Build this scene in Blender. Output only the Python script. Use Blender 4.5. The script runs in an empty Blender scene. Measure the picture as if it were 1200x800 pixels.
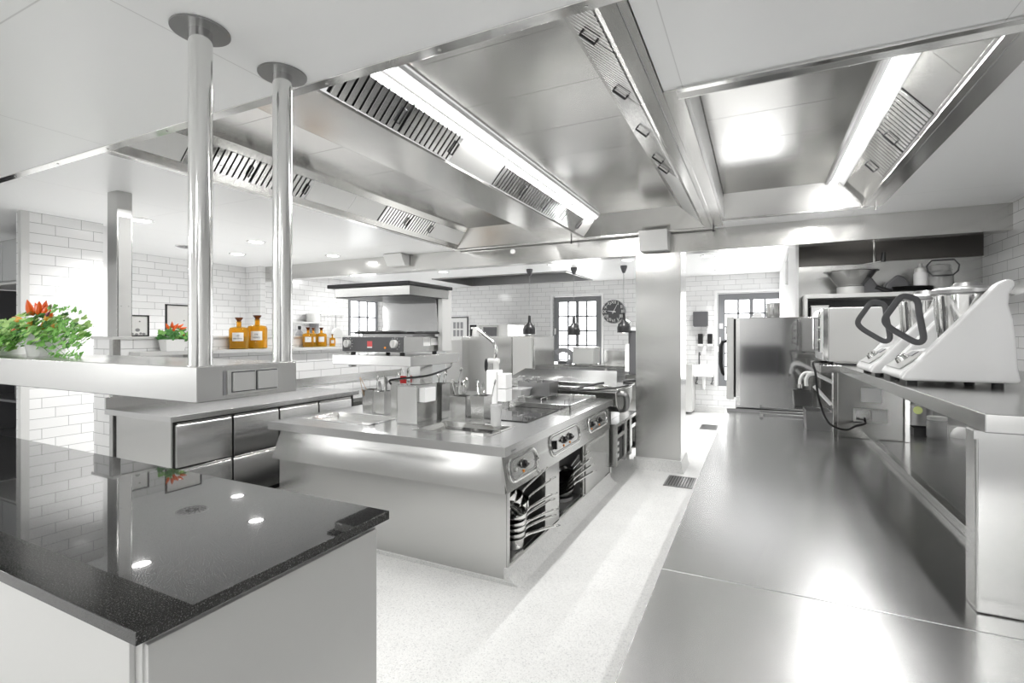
import bpy, bmesh, math, random
from mathutils import Vector, Matrix
random.seed(7)
S = bpy.context.scene
COL = S.collection
PI = math.pi
# ------------------------------------------------------------------ camera maths (room axes: X right, Y deep, Z up)
F_PX, HORIZ, CAM_Z = 587.6, 391.5, 1.62
YAW = math.atan(287 / 587.6)
SY, CY = math.sin(YAW), math.cos(YAW)
CEIL = 2.84
NCEIL = 2.5          # the ceiling over the camera is lower; it steps up at the steel strip

def ray(u, v):
    a = (u - 600) / F_PX
    return (-SY + a * CY, CY + a * SY, (HORIZ - v) / F_PX)
def atY(u, v, Y):
    x, y, z = ray(u, v); k = Y / y
    return Vector((x * k, Y, CAM_Z + z * k))
def atX(u, v, X):
    x, y, z = ray(u, v); k = X / x
    return Vector((X, y * k, CAM_Z + z * k))
def atZ(u, v, Z):
    x, y, z = ray(u, v); k = (Z - CAM_Z) / z
    return Vector((x * k, y * k, Z))

# ------------------------------------------------------------------ materials
MATS = {}
def nt(name):
    m = bpy.data.materials.new(name); m.use_nodes = True
    t = m.node_tree; b = t.nodes['Principled BSDF']
    MATS[name] = m
    return m, t, b
def plain(name, col, rough=.5, metal=0., emit=None, es=0., trans=0., ior=1.45, alpha=1., coat=0., spec=.5):
    m, t, b = nt(name)
    b.inputs['Base Color'].default_value = (*col, 1)
    b.inputs['Roughness'].default_value = rough
    b.inputs['Metallic'].default_value = metal
    b.inputs['Transmission Weight'].default_value = trans
    b.inputs['IOR'].default_value = ior
    b.inputs['Coat Weight'].default_value = coat
    b.inputs['Specular IOR Level'].default_value = spec
    if emit:
        b.inputs['Emission Color'].default_value = (*emit, 1)
        b.inputs['Emission Strength'].default_value = es
    return m
def pos(t):
    n = t.nodes.new('ShaderNodeNewGeometry')
    return n.outputs['Position']
def steel(name, base, r0, r1, stretch=(1, 1, 18), scale=6., bump=.02, aniso=.0):
    """brushed stainless: stretched noise drives roughness and a fine bump"""
    m, t, b = nt(name)
    N = t.nodes.new; L = t.links.new
    tc = N('ShaderNodeTexCoord')
    mp = N('ShaderNodeMapping'); mp.inputs['Scale'].default_value = stretch
    L(tc.outputs['Object'], mp.inputs['Vector'])
    nz = N('ShaderNodeTexNoise'); nz.inputs['Scale'].default_value = scale; nz.inputs['Detail'].default_value = 4
    L(mp.outputs['Vector'], nz.inputs['Vector'])
    n2 = N('ShaderNodeTexNoise'); n2.inputs['Scale'].default_value = 1.3; n2.inputs['Detail'].default_value = 5
    L(tc.outputs['Object'], n2.inputs['Vector'])
    mx = N('ShaderNodeMath'); mx.operation = 'MULTIPLY_ADD'
    L(n2.outputs['Fac'], mx.inputs[0]); mx.inputs[1].default_value = .6; L(nz.outputs['Fac'], mx.inputs[2])
    mr = N('ShaderNodeMapRange'); mr.inputs['From Min'].default_value = .5; mr.inputs['From Max'].default_value = 1.1
    mr.inputs['To Min'].default_value = r0; mr.inputs['To Max'].default_value = r1
    L(mx.outputs[0], mr.inputs['Value']); L(mr.outputs[0], b.inputs['Roughness'])
    b.inputs['Base Color'].default_value = (*base, 1); b.inputs['Metallic'].default_value = 1
    if aniso:
        tn = N('ShaderNodeTangent'); tn.direction_type = 'RADIAL'; tn.axis = 'Z'
        L(tn.outputs[0], b.inputs['Tangent']); b.inputs['Anisotropic'].default_value = aniso
    return m
STEEL = steel('steel_brushed', (.56, .56, .55), .17, .23, (1, 1, 1), 2., .0008, aniso=.6)
STEEL_TOP = steel('steel_worktop', (.60, .60, .60), .225, .262, (1, 1, 1), 3., .001)
STEEL_HOOD = steel('steel_hood', (.62, .615, .60), .16, .24, (1, 1, 1), 2., .004)
STEEL_POL = steel('steel_polished', (.78, .78, .77), .06, .16, (1, 1, 1), 2., .01)
STEEL_MIRROR = steel('steel_mirror', (.6, .6, .6), .04, .09, (1, 1, 1), 1.5, .004)
STEEL_DK = steel('steel_dark', (.34, .34, .34), .29, .36, (1, 1, 1), 2.)
STEEL_LT = plain('steel_painted_light', (.66, .66, .65), .36, .35)
DARK_REFLECT = plain('dark_reflection_plate', (.10, .095, .09), .3, 1.)
BLACK = plain('black_plastic', (.012, .012, .013), .35)
BLACK_M = plain('black_rubber', (.02, .02, .02), .7)
GREY_D = plain('dark_grey', (.09, .09, .095), .4)
GREY_M = plain('mid_grey', (.3, .3, .31), .45)
GREY_F = plain('grey_window_frame', (.22, .225, .235), .5)
GREY_CUP = plain('grey_cupboard', (.42, .43, .43), .4)
WHITE = plain('white_gloss', (.92, .92, .92), .22, coat=.3)
WHITE_M = plain('white_matt', (.82, .82, .82), .55)
CERAM = plain('white_ceramic', (.86, .86, .85), .2)
PAPER = plain('paper', (.85, .85, .84), .7)
ORANGE_L = plain('orange_lens', (.9, .3, .02), .3)
RED = plain('red', (.6, .02, .02), .4)
PINK = plain('red_badge', (.75, .12, .12), .5)
GLASSHOB = plain('black_glass', (.012, .012, .013), .04)
PLASTIC_CL = plain('clear_plastic', (.9, .9, .9), .12, trans=.7, ior=1.3)
GLASS = plain('clear_glass', (.95, .97, .97), .02, trans=1., ior=1.45)
GREENISH = plain('label_green', (.55, .62, .25), .6)
AMBER = plain('amber_glass', (1., .62, .06), .04, trans=.8, ior=1.3)
AMBER_D = plain('amber_stopper', (.16, .035, .005), .12, trans=.3)
TUBE = plain('tube_light', (1, 1, 1), .5, emit=(1, 1, 1), es=2.4)
DOWNL = plain('downlight_lens', (1, 1, 1), .5, emit=(1, .99, .97), es=14.)
DAY = plain('daylight_pane', (1, 1, 1), .3, emit=(.97, .985, 1), es=3.6)
FROST = plain('lamp_diffuser', (1, 1, 1), .5, emit=(1, 1, 1), es=1.5)
LEAF = plain('leaf_green', (.24, .54, .12), .5)
LEAF_L = plain('leaf_light_green', (.5, .76, .27), .5)
LEAF_D = plain('leaf_dark_green', (.08, .26, .06), .5)
PEP_O = plain('pepper_orange', (.85, .13, .012), .3, coat=.4)
PEP_Y = plain('pepper_yellow', (.92, .45, .06), .3, coat=.4)
PEP_P = plain('pepper_purple', (.2, .05, .09), .3, coat=.4)
SOIL = plain('soil', (.05, .035, .02), .9)

def tile_mat(name, axis, col=(.86, .86, .86), w=.33, h=.1036, z0=2.84, off=0., third=True):
    m, t, b = nt(name)
    N = t.nodes.new; L = t.links.new
    sp = N('ShaderNodeSeparateXYZ'); L(pos(t), sp.inputs[0])
    def M(op, a, c=None, d=None):
        n = N('ShaderNodeMath'); n.operation = op
        for i, q in enumerate((a, c, d)):
            if q is None: continue
            if isinstance(q, (int, float)): n.inputs[i].default_value = q
            else: L(q, n.inputs[i])
        return n.outputs[0]
    H = sp.outputs['X' if axis == 'x' else 'Y']
    zz = M('DIVIDE', M('SUBTRACT', sp.outputs['Z'], z0 - 40 * h), h)
    row = M('FLOOR', zz); fz = M('FRACT', zz)
    hh = M('ADD', M('DIVIDE', M('ADD', H, 50 + off), w), M('MULTIPLY', row, 1 / 3 if third else .5))
    fx = M('FRACT', hh)
    g = .0022
    a = M('ABSOLUTE', M('SUBTRACT', fz, .5)); c = M('ABSOLUTE', M('SUBTRACT', fx, .5))
    ga = M('MULTIPLY', M('SUBTRACT', .5, a), h); gc = M('MULTIPLY', M('SUBTRACT', .5, c), w)
    dmin = M('MINIMUM', ga, gc)
    mr = N('ShaderNodeMapRange'); mr.inputs['From Min'].default_value = g * .5; mr.inputs['From Max'].default_value = g * 1.3
    L(dmin, mr.inputs['Value'])
    # a slightly different glaze per tile
    wn = N('ShaderNodeTexWhiteNoise'); wn.noise_dimensions = '2D'
    cb = N('ShaderNodeCombineXYZ'); L(M('FLOOR', hh), cb.inputs[0]); L(row, cb.inputs[1]); L(cb.outputs[0], wn.inputs[0])
    mixr = N('ShaderNodeMapRange'); mixr.inputs['To Min'].default_value = .94; mixr.inputs['To Max'].default_value = 1.0
    L(wn.outputs['Value'], mixr.inputs['Value'])
    mul = N('ShaderNodeMixRGB'); mul.blend_type = 'MULTIPLY'; mul.inputs[0].default_value = 1
    mul.inputs[1].default_value = (*col, 1); L(mixr.outputs[0], mul.inputs[2])
    mx = N('ShaderNodeMixRGB'); L(mr.outputs[0], mx.inputs[0]); mx.inputs[1].default_value = (.26, .26, .26, 1)
    L(mul.outputs[0], mx.inputs[2]); L(mx.outputs[0], b.inputs['Base Color'])
    bp = N('ShaderNodeBump'); bp.inputs['Strength'].default_value = .4; bp.inputs['Distance'].default_value = .003
    L(mr.outputs[0], bp.inputs['Height']); L(bp.outputs['Normal'], b.inputs['Normal'])
    b.inputs['Roughness'].default_value = .16
    return m
TILE_X = tile_mat('tiles_on_x_walls', 'y')      # walls of constant X
TILE_Y = tile_mat('tiles_on_y_walls', 'x')

def terrazzo():
    m, t, b = nt('terrazzo_floor')
    N = t.nodes.new; L = t.links.new
    p = pos(t)
    n1 = N('ShaderNodeTexVoronoi'); n1.inputs['Scale'].default_value = 170; L(p, n1.inputs['Vector'])
    cr = N('ShaderNodeValToRGB'); cr.color_ramp.interpolation = 'CONSTANT'
    e = cr.color_ramp.elements; e[0].position = 0; e[0].color = (.72, .72, .71, 1); e[1].position = .12; e[1].color = (.79, .79, .78, 1)
    e2 = cr.color_ramp.elements.new(.55); e2.color = (.84, .84, .83, 1)
    e3 = cr.color_ramp.elements.new(.93); e3.color = (.64, .64, .64, 1)
    sp = N('ShaderNodeSeparateXYZ'); L(n1.outputs['Color'], sp.inputs[0]); L(sp.outputs[0], cr.inputs[0])
    n2 = N('ShaderNodeTexNoise'); n2.inputs['Scale'].default_value = 4; n2.inputs['Detail'].default_value = 6; L(p, n2.inputs['Vector'])
    mr = N('ShaderNodeMapRange'); mr.inputs['To Min'].default_value = .9; mr.inputs['To Max'].default_value = 1.05; L(n2.outputs['Fac'], mr.inputs['Value'])
    mu = N('ShaderNodeMixRGB'); mu.blend_type = 'MULTIPLY'; mu.inputs[0].default_value = 1
    L(cr.outputs[0], mu.inputs[1]); L(mr.outputs[0], mu.inputs[2]); L(mu.outputs[0], b.inputs['Base Color'])
    b.inputs['Roughness'].default_value = .38
    return m
TERR = terrazzo()
def granite():
    m, t, b = nt('black_granite')
    N = t.nodes.new; L = t.links.new
    p = pos(t)
    v = N('ShaderNodeTexNoise'); v.inputs['Scale'].default_value = 300; v.inputs['Detail'].default_value = 3; L(p, v.inputs['Vector'])
    cr = N('ShaderNodeValToRGB'); e = cr.color_ramp.elements
    e[0].position = .56; e[0].color = (.008, .008, .008, 1); e[1].position = .70; e[1].color = (.16, .16, .16, 1)
    L(v.outputs['Fac'], cr.inputs[0]); L(cr.outputs[0], b.inputs['Base Color'])
    r = N('ShaderNodeMapRange'); r.inputs['From Min'].default_value = .5; r.inputs['From Max'].default_value = .7
    r.inputs['To Min'].default_value = .012; r.inputs['To Max'].default_value = .17
    L(v.outputs['Fac'], r.inputs['Value']); L(r.outputs[0], b.inputs['Roughness'])
    b.inputs['IOR'].default_value = 1.68
    return m
GRANITE = granite()
def ceiling_mat():
    m, t, b = nt('ceiling_panels')
    N = t.nodes.new; L = t.links.new
    sp = N('ShaderNodeSeparateXYZ'); L(pos(t), sp.inputs[0])
    def M(op, a, c=None):
        n = N('ShaderNodeMath'); n.operation = op
        for i, q in enumerate((a, c)):
            if q is None: continue
            if isinstance(q, (int, float)): n.inputs[i].default_value = q
            else: L(q, n.inputs[i])
        return n.outputs[0]
    fx = M('MULTIPLY', M('SUBTRACT', .5, M('ABSOLUTE', M('SUBTRACT', M('FRACT', M('DIVIDE', M('ADD', sp.outputs['X'], 50.73), 1.2)), .5))), 1.2)
    fy = M('MULTIPLY', M('SUBTRACT', .5, M('ABSOLUTE', M('SUBTRACT', M('FRACT', M('DIVIDE', M('ADD', sp.outputs['Y'], 49.76), 2.4)), .5))), 2.4)
    d = M('MINIMUM', fx, fy)
    mr = N('ShaderNodeMapRange'); mr.inputs['From Min'].default_value = .0012; mr.inputs['From Max'].default_value = .003; L(d, mr.inputs['Value'])
    mx = N('ShaderNodeMixRGB'); L(mr.outputs[0], mx.inputs[0]); mx.inputs[1].default_value = (.7, .7, .7, 1); mx.inputs[2].default_value = (.92, .925, .925, 1)
    L(mx.outputs[0], b.inputs['Base Color'])
    b.inputs['Roughness'].default_value = .3
    return m
CEILM = ceiling_mat()

# ------------------------------------------------------------------ object helpers
def tag(o, label=None, cat=None, group=None, kind=None):
    if label: o['label'] = label
    if cat: o['category'] = cat
    if group: o['group'] = group
    if kind: o['kind'] = kind
    return o
def thing(name, label, cat, loc=(0, 0, 0), group=None, rz=0):
    o = bpy.data.objects.new(name, None); COL.objects.link(o)
    o.empty_display_size = .05
    o.location = loc; o.rotation_euler = (0, 0, rz)
    tag(o, label, cat, group)
    return o
def wloc(o):
    v = Vector((0, 0, 0))
    while o is not None:
        v += Vector(o.location); o = o.parent
    return v
class MB:
    def __init__(s): s.bm = bmesh.new()
    def box(s, x0, x1, y0, y1, z0, z1):
        if x0 > x1: x0, x1 = x1, x0
        if y0 > y1: y0, y1 = y1, y0
        if z0 > z1: z0, z1 = z1, z0
        v = [s.bm.verts.new(p) for p in ((x0,y0,z0),(x1,y0,z0),(x1,y1,z0),(x0,y1,z0),(x0,y0,z1),(x1,y0,z1),(x1,y1,z1),(x0,y1,z1))]
        for f in ((0,3,2,1),(4,5,6,7),(0,1,5,4),(1,2,6,5),(2,3,7,6),(3,0,4,7)): s.bm.faces.new([v[i] for i in f])
        return s
    def prism(s, pts, axis, a, b):
        """outline pts extruded along an axis: 'x' -> (y,z), 'y' -> (x,z), 'z' -> (x,y)"""
        def mk(p, k):
            return {'x': (k, p[0], p[1]), 'y': (p[0], k, p[1]), 'z': (p[0], p[1], k)}[axis]
        A = [s.bm.verts.new(mk(p, a)) for p in pts]; B = [s.bm.verts.new(mk(p, b)) for p in pts]
        fs = [s.bm.faces.new(A), s.bm.faces.new(B[::-1])]
        n = len(pts)
        for i in range(n): fs.append(s.bm.faces.new((A[i], B[i], B[(i+1) % n], A[(i+1) % n])))
        bmesh.ops.recalc_face_normals(s.bm, faces=fs)
        return s
    def poly(s, pts):
        s.bm.faces.new([s.bm.verts.new(p) for p in pts]); return s
    def slab(s, quad, d):
        """a quad given thickness d (vector)"""
        A = [s.bm.verts.new(Vector(p)) for p in quad]; B = [s.bm.verts.new(Vector(p) + Vector(d)) for p in quad]
        fs = [s.bm.faces.new(A), s.bm.faces.new(B[::-1])]
        n = len(A)
        for i in range(n): fs.append(s.bm.faces.new((A[i], B[i], B[(i+1) % n], A[(i+1) % n])))
        bmesh.ops.recalc_face_normals(s.bm, faces=fs)
        return s
    def cyl(s, p0, p1, r0, r1=None, seg=20):
        p0, p1 = Vector(p0), Vector(p1); r1 = r0 if r1 is None else r1
        d = (p1 - p0).normalized(); q = d.to_track_quat('Z', 'Y')
        A, B = [], []
        for i in range(seg):
            c = Vector((math.cos(2*PI*i/seg), math.sin(2*PI*i/seg), 0))
            A.append(s.bm.verts.new(p0 + q @ (c * r0))); B.append(s.bm.verts.new(p1 + q @ (c * r1)))
        fs = [s.bm.faces.new(A[::-1]), s.bm.faces.new(B)]
        for i in range(seg): fs.append(s.bm.faces.new((A[i], A[(i+1) % seg], B[(i+1) % seg], B[i])))
        return s
    def tube(s, pts, r, seg=8, closed=False, flat=1.):
        pts = [Vector(p) for p in pts]; n = len(pts); rings = []
        up = Vector((0, 0, 1)); prev = None
        for i, p in enumerate(pts):
            if closed: d = pts[(i+1) % n] - pts[i-1]
            else: d = pts[min(i+1, n-1)] - pts[max(i-1, 0)]
            d.normalize()
            if prev is None:
                a = up.cross(d)
                if a.length < 1e-3: a = Vector((1, 0, 0)).cross(d)
                a.normalize()
            else:
                a = prev - d * prev.dot(d)
                if a.length < 1e-4: a = up.cross(d)
                a.normalize()
            prev = a; b = d.cross(a)
            rr = r[i] if isinstance(r, (list, tuple)) else r
            rings.append([s.bm.verts.new(p + (a * math.cos(2*PI*k/seg) + b * math.sin(2*PI*k/seg) * flat) * rr) for k in range(seg)])
        for i in range(n if closed else n - 1):
            A, B = rings[i], rings[(i+1) % n]
            for k in range(seg): s.bm.faces.new((A[k], A[(k+1) % seg], B[(k+1) % seg], B[k]))
        if not closed:
            s.bm.faces.new(rings[0][::-1]); s.bm.faces.new(rings[-1])
        return s
    def lathe(s, c, prof, seg=28, rot=None, cap=True):
        c = Vector(c); rings = []
        for r, z in prof:
            ring = []
            for i in range(seg):
                v = Vector((math.cos(2*PI*i/seg) * max(r, 1e-4), math.sin(2*PI*i/seg) * max(r, 1e-4), z))
                if rot is not None: v = rot @ v
                ring.append(s.bm.verts.new(c + v))
            rings.append(ring)
        for A, B in zip(rings, rings[1:]):
            for k in range(seg): s.bm.faces.new((A[k], A[(k+1) % seg], B[(k+1) % seg], B[k]))
        if cap:
            s.bm.faces.new(rings[0][::-1]); s.bm.faces.new(rings[-1])
        return s
    def ell(s, c, rx, ry, rz, seg=16, rings=10):
        c = Vector(c)
        prof = []
        R = []
        for j in range(1, rings):
            th = PI * j / rings
            R.append([s.bm.verts.new(c + Vector((rx*math.sin(th)*math.cos(2*PI*i/seg), ry*math.sin(th)*math.sin(2*PI*i/seg), -rz*math.cos(th)))) for i in range(seg)])
        for A, B in zip(R, R[1:]):
            for k in range(seg): s.bm.faces.new((A[k], A[(k+1) % seg], B[(k+1) % seg], B[k]))
        lo = s.bm.verts.new(c - Vector((0, 0, rz))); hi = s.bm.verts.new(c + Vector((0, 0, rz)))
        for k in range(seg):
            s.bm.faces.new((lo, R[0][(k+1) % seg], R[0][k])); s.bm.faces.new((hi, R[-1][k], R[-1][(k+1) % seg]))
        return s
    def openbox(s, x0, x1, y0, y1, z0, z1, t, taper=0.):
        """an open-topped bin with real wall thickness"""
        k = taper
        o = [(x0+k,y0+k,z0),(x1-k,y0+k,z0),(x1-k,y1-k,z0),(x0+k,y1-k,z0)]
        O = [(x0,y0,z1),(x1,y0,z1),(x1,y1,z1),(x0,y1,z1)]
        I = [(x0+t,y0+t,z1),(x1-t,y0+t,z1),(x1-t,y1-t,z1),(x0+t,y1-t,z1)]
        i_ = [(x0+t+k,y0+t+k,z0+t),(x1-t-k,y0+t+k,z0+t),(x1-t-k,y1-t-k,z0+t),(x0+t+k,y1-t-k,z0+t)]
        V = [[s.bm.verts.new(p) for p in q] for q in (o, O, I, i_)]
        s.bm.faces.new(V[0][::-1]); s.bm.faces.new(V[3])
        for a, b in ((0, 1), (1, 2), (2, 3)):
            for j in range(4): s.bm.faces.new((V[a][j], V[a][(j+1) % 4], V[b][(j+1) % 4], V[b][j]))
        return s
    def build(s, name, mat, parent=None, bev=0., seg=2, smooth=35, wm=None, recalc=False):
        if recalc: bmesh.ops.recalc_face_normals(s.bm, faces=s.bm.faces)
        me = bpy.data.meshes.new(name)
        o = bpy.data.objects.new(name, me); COL.objects.link(o)
        if parent is not None:
            o.parent = parent
            off = wloc(parent)
        else:
            # origin at the base centre of its own geometry
            xs = [v.co for v in s.bm.verts]
            mn = Vector((min(v.x for v in xs), min(v.y for v in xs), min(v.z for v in xs)))
            mxv = Vector((max(v.x for v in xs), max(v.y for v in xs), max(v.z for v in xs)))
            off = Vector(((mn.x + mxv.x) / 2, (mn.y + mxv.y) / 2, mn.z))
            o.location = off
        bmesh.ops.translate(s.bm, verts=s.bm.verts, vec=-off)
        s.bm.to_mesh(me); s.bm.free()
        ms = mat if isinstance(mat, (list, tuple)) else [mat]
        for m in ms: me.materials.append(m)
        if smooth:
            me.shade_smooth(); me.set_sharp_from_angle(angle=math.radians(smooth))
        if bev:
            b = o.modifiers.new('bevel', 'BEVEL'); b.width = bev; b.segments = seg; b.limit_method = 'ANGLE'; b.angle_limit = math.radians(40)
            b.harden_normals = True
        return o
def struct(name, mb, mat, bev=0., parent=None, **k):
    o = mb.build(name, mat, parent, bev, **k)
    if parent is None: o['kind'] = 'structure'
    return o
def copy_tree(o, parent=None):
    c = o.copy(); COL.objects.link(c); c.parent = parent
    for ch in list(o.children): copy_tree(ch, c)
    return c
def dup(o, loc, label, rz=None, group=None):
    c = copy_tree(o); c.location = loc
    if rz is not None: c.rotation_euler = (0, 0, rz)
    c['label'] = label
    if group: c['group'] = group
    return c
def text(name, body, size, mat, parent, loc, rot, extrude=.0004):
    cu = bpy.data.curves.new(name, 'FONT'); cu.body = body; cu.size = size; cu.extrude = extrude
    cu.align_x = 'CENTER'; cu.align_y = 'CENTER'; cu.materials.append(mat)
    o = bpy.data.objects.new(name, cu); COL.objects.link(o); o.parent = parent
    me = bpy.data.meshes.new_from_object(o); bpy.data.objects.remove(o)
    o = bpy.data.objects.new(name, me); COL.objects.link(o); o.parent = parent
    o.location = Vector(loc) - (wloc(parent) if parent else Vector((0, 0, 0))); o.rotation_euler = rot
    return o
def plate(mb, x0, x1, y0, y1, z0, z1, holes):
    xs = sorted({x0, x1, *[h[0] for h in holes], *[h[1] for h in holes]})
    ys = sorted({y0, y1, *[h[2] for h in holes], *[h[3] for h in holes]})
    for a, b in zip(xs, xs[1:]):
        for c, d in zip(ys, ys[1:]):
            mx_, my_ = (a+b)/2, (c+d)/2
            if any(h[0] < mx_ < h[1] and h[2] < my_ < h[3] for h in holes): continue
            mb.box(a, b, c, d, z0, z1)
    bmesh.ops.remove_doubles(mb.bm, verts=mb.bm.verts, dist=1e-5)
    return mb
# ================================================================== ROOM
XR, XL, YB, YF = 2.13, -8.4, 11.2, -3.2
struct('floor', MB().box(-9.4, XR + .1, YF, YB + .1, -.1, 0), TERR)
mb = MB()
plate(mb, -9.4, XR + .1, YF, YB + .1, CEIL, CEIL + .4,
      [(-3.887, -.43, 1.70, 6.1), (-.34, 1.04, 2.66, 5.76), (-6.4, -3.3, 9.15, 10.85)])
struct('ceiling', mb, CEILM, smooth=0)
struct('wall_right', MB().box(XR, XR + .1, YF, YB, 0, CEIL), TILE_X)
mb = MB(); mb.box(XL - .1, XL, 3.1, 8.66, 0, CEIL); mb.box(XL - .1, XL, 9.72, YB, 0, CEIL)
mb.box(XL - .1, XL, 8.66, 9.72, 0, 1.2); mb.box(XL - .1, XL, 8.66, 9.72, 2.48, CEIL)
struct('wall_left', mb, TILE_X)
struct('wall_left_front', MB().box(-9.4, -9.3, YF, 3.1, 0, CEIL), WHITE_M)
struct('wall_recess', MB().box(-9.4, -6.62, 3.0, 3.1, 0, CEIL), WHITE_M)
# rear wall with its two windows
W1 = (-4.38, -3.19, .9, 2.52); W2 = (-.74, .62, .55, 2.47)
mb = MB()
xs = [-8.5, W1[0], W1[1], W2[0], W2[1], XR]
mb.box(xs[0], xs[1], YB, YB + .12, 0, CEIL); mb.box(xs[2], xs[3], YB, YB + .12, 0, CEIL); mb.box(xs[4], xs[5], YB, YB + .12, 0, CEIL)
for w in (W1, W2):
    mb.box(w[0], w[1], YB, YB + .12, 0, w[2]); mb.box(w[0], w[1], YB, YB + .12, w[3], CEIL)
struct('wall_back', mb, TILE_Y)
# tiled wall behind the camera with unseen windows added to streak the steel, and the lower ceiling over the camera
wx = [(-9.1, -8.6), (-5.65, -5.2), (1.55, 1.8)]
mb = MB(); mb.box(-9.4, XR + .1, YF - .12, YF, 0, .25); mb.box(-9.4, XR + .1, YF - .12, YF, 2.3, CEIL)
xs_ = [-9.4] + [q for w in wx for q in w] + [XR + .1]
for i in range(0, len(xs_), 2): mb.box(xs_[i], xs_[i+1], YF - .12, YF, .25, 2.3)
struct('wall_front', mb, TILE_Y)
for nwin, (a, b) in enumerate(wx):
    fr = MB()
    for xx in (a + .02, (a + b) / 2, b - .02): fr.box(xx - .02, xx + .02, YF - .08, YF - .03, .25, 2.3)
    for zz in (.27, .95, 1.6, 2.28): fr.box(a, b, YF - .08, YF - .03, zz - .02, zz + .02)
    w = struct('window_%d' % (nwin + 4), fr, GREY_F)
    MB().box(a, b, YF - .1, YF - .09, .25, 2.3).build('pane', DAY, w)
t = thing('storage_cabinet', 'dark storage cabinet against the tiled wall behind the camera', 'cabinet', (.1, -2.9, 0))
MB().box(-.35, .5, -3.18, -2.65, .1, 1.35).build('body', GREY_D, t, .004)
for x0, x1 in ((-.34, .07), (.08, .49)): MB().box(x0, x1, -2.65, -2.63, .12, 1.33).build('door', GREY_D, t, .003)
MB().box(-.3, .45, -3.1, -2.7, 0, .1).build('plinth', BLACK, t)
t = thing('tall_refrigerator', 'tall steel refrigerator against the tiled wall behind the camera', 'refrigerator', (.95, -2.85, 0))
MB().box(.56, 1.36, -3.18, -2.5, .1, 2.05).build('body', STEEL_DK, t, .006)
d = MB().box(.57, 1.35, -2.5, -2.45, .12, 2.03).build('door', STEEL_DK, t, .006)
MB().tube([(.64, -2.45, 1.0), (.64, -2.40, 1.02), (.64, -2.40, 1.38), (.64, -2.45, 1.40)], .014, 8).build('handle', STEEL_POL, d)
m = MB()
for x in (.62, 1.3):
    for y in (-3.1, -2.6): m.cyl((x, y, 0), (x, y, .1), .022, seg=10)
m.build('leg', STEEL_POL, t)
struct('ceiling_low', MB().box(-9.4, XR + .1, YF, 1.285, NCEIL, CEIL - .001), CEILM, smooth=0)
# partition wall with steel corner trim (left)
PX = -6.5
struct('wall_partition', MB().box(PX - .13, PX, 2.33, 3.0, 0, CEIL), TILE_X)
struct('wall_partition_end', MB().box(PX - .13, PX - .0, 2.322, 2.33, 0, CEIL), TILE_Y)
struct('trim_1', MB().box(PX - .055, PX + .012, 2.305, 2.322, 0, CEIL).box(PX, PX + .012, 2.322, 2.37, 0, CEIL), STEEL_LT)
# half wall behind the drawer counter, with ledge; the wall turns back to the recess at its far end
HX = -4.87
struct('wall_half', MB().box(HX - .3, HX, 2.33, 6.2, 0, 1.575), TILE_X)
struct('trim_2', MB().box(HX - .33, HX + .02, 2.31, 6.2, 1.575, 1.6), STEEL_LT, .003)
struct('wall_half_end', MB().box(HX - .3, HX, 2.318, 2.33, 0, 1.575), TILE_Y)
struct('trim_3', MB().box(HX - .04, HX + .012, 2.31, 2.318, 0, 1.575).box(HX, HX + .012, 2.318, 2.37, 0, 1.575), STEEL, .002)
# fascia beam across the room and the clad pillar under it
struct('trim_4', MB().box(XL, XR, 6.2, 6.38, 2.587, CEIL), STEEL_HOOD, .003)
struct('wall_return', MB().box(XL, XL + .4, 6.1, 6.2, 0, CEIL), TILE_Y)
pl = struct('pillar', MB().box(-1.322, -.8, 6.13, 6.6, .14, 2.587), STEEL, .004)
struct('baseboard_pillar', MB().prism([(-1.37, 0), (-.76, 0), (-.775, .03), (-.79, .14), (-1.335, .14), (-1.35, .03)], 'y', 6.09, 6.64), TERR)
# steel clad wall behind the cooking shelf on the right
struct('wall_steel', MB().box(.43, XR, 6.9, 7.0, 0, 2.72), STEEL, smooth=0)
struct('wall_steel_return', MB().box(.40, .43, 6.6, YB, 0, CEIL), WHITE_M)
struct('trim_reflection', MB().box(.44, 1.18, 6.885, 6.9, 2.42, 2.70).box(1.2, XR, 6.87, 6.9, 2.44, 2.70), DARK_REFLECT, .004)  # dark sheets imitate the beam's dark reflection in the steel wall
# coved skirting along the rear wall
struct('baseboard_back', MB().box(-8.4, XR, YB - .02, YB, 0, .12), TERR, .004)
# metal joint strips on the ceiling
mb = MB(); mb.box(-9.3, XR, 1.268, 1.312, NCEIL - .004, NCEIL + .03)
for i in range(20): mb.cyl((-8.4 + i * .47, 1.292, NCEIL - .004), (-8.4 + i * .47, 1.292, NCEIL - .007), .005, seg=10)
struct('trim_6', mb, STEEL_POL, .002)
mb = MB(); mb.box(-.36, 1.12, 2.585, 2.66, CEIL - .014, CEIL - .001).box(-.36, 1.1, 2.655, 2.662, CEIL - .03, CEIL + .0)
struct('trim_7', mb, STEEL_POL, .002)

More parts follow.
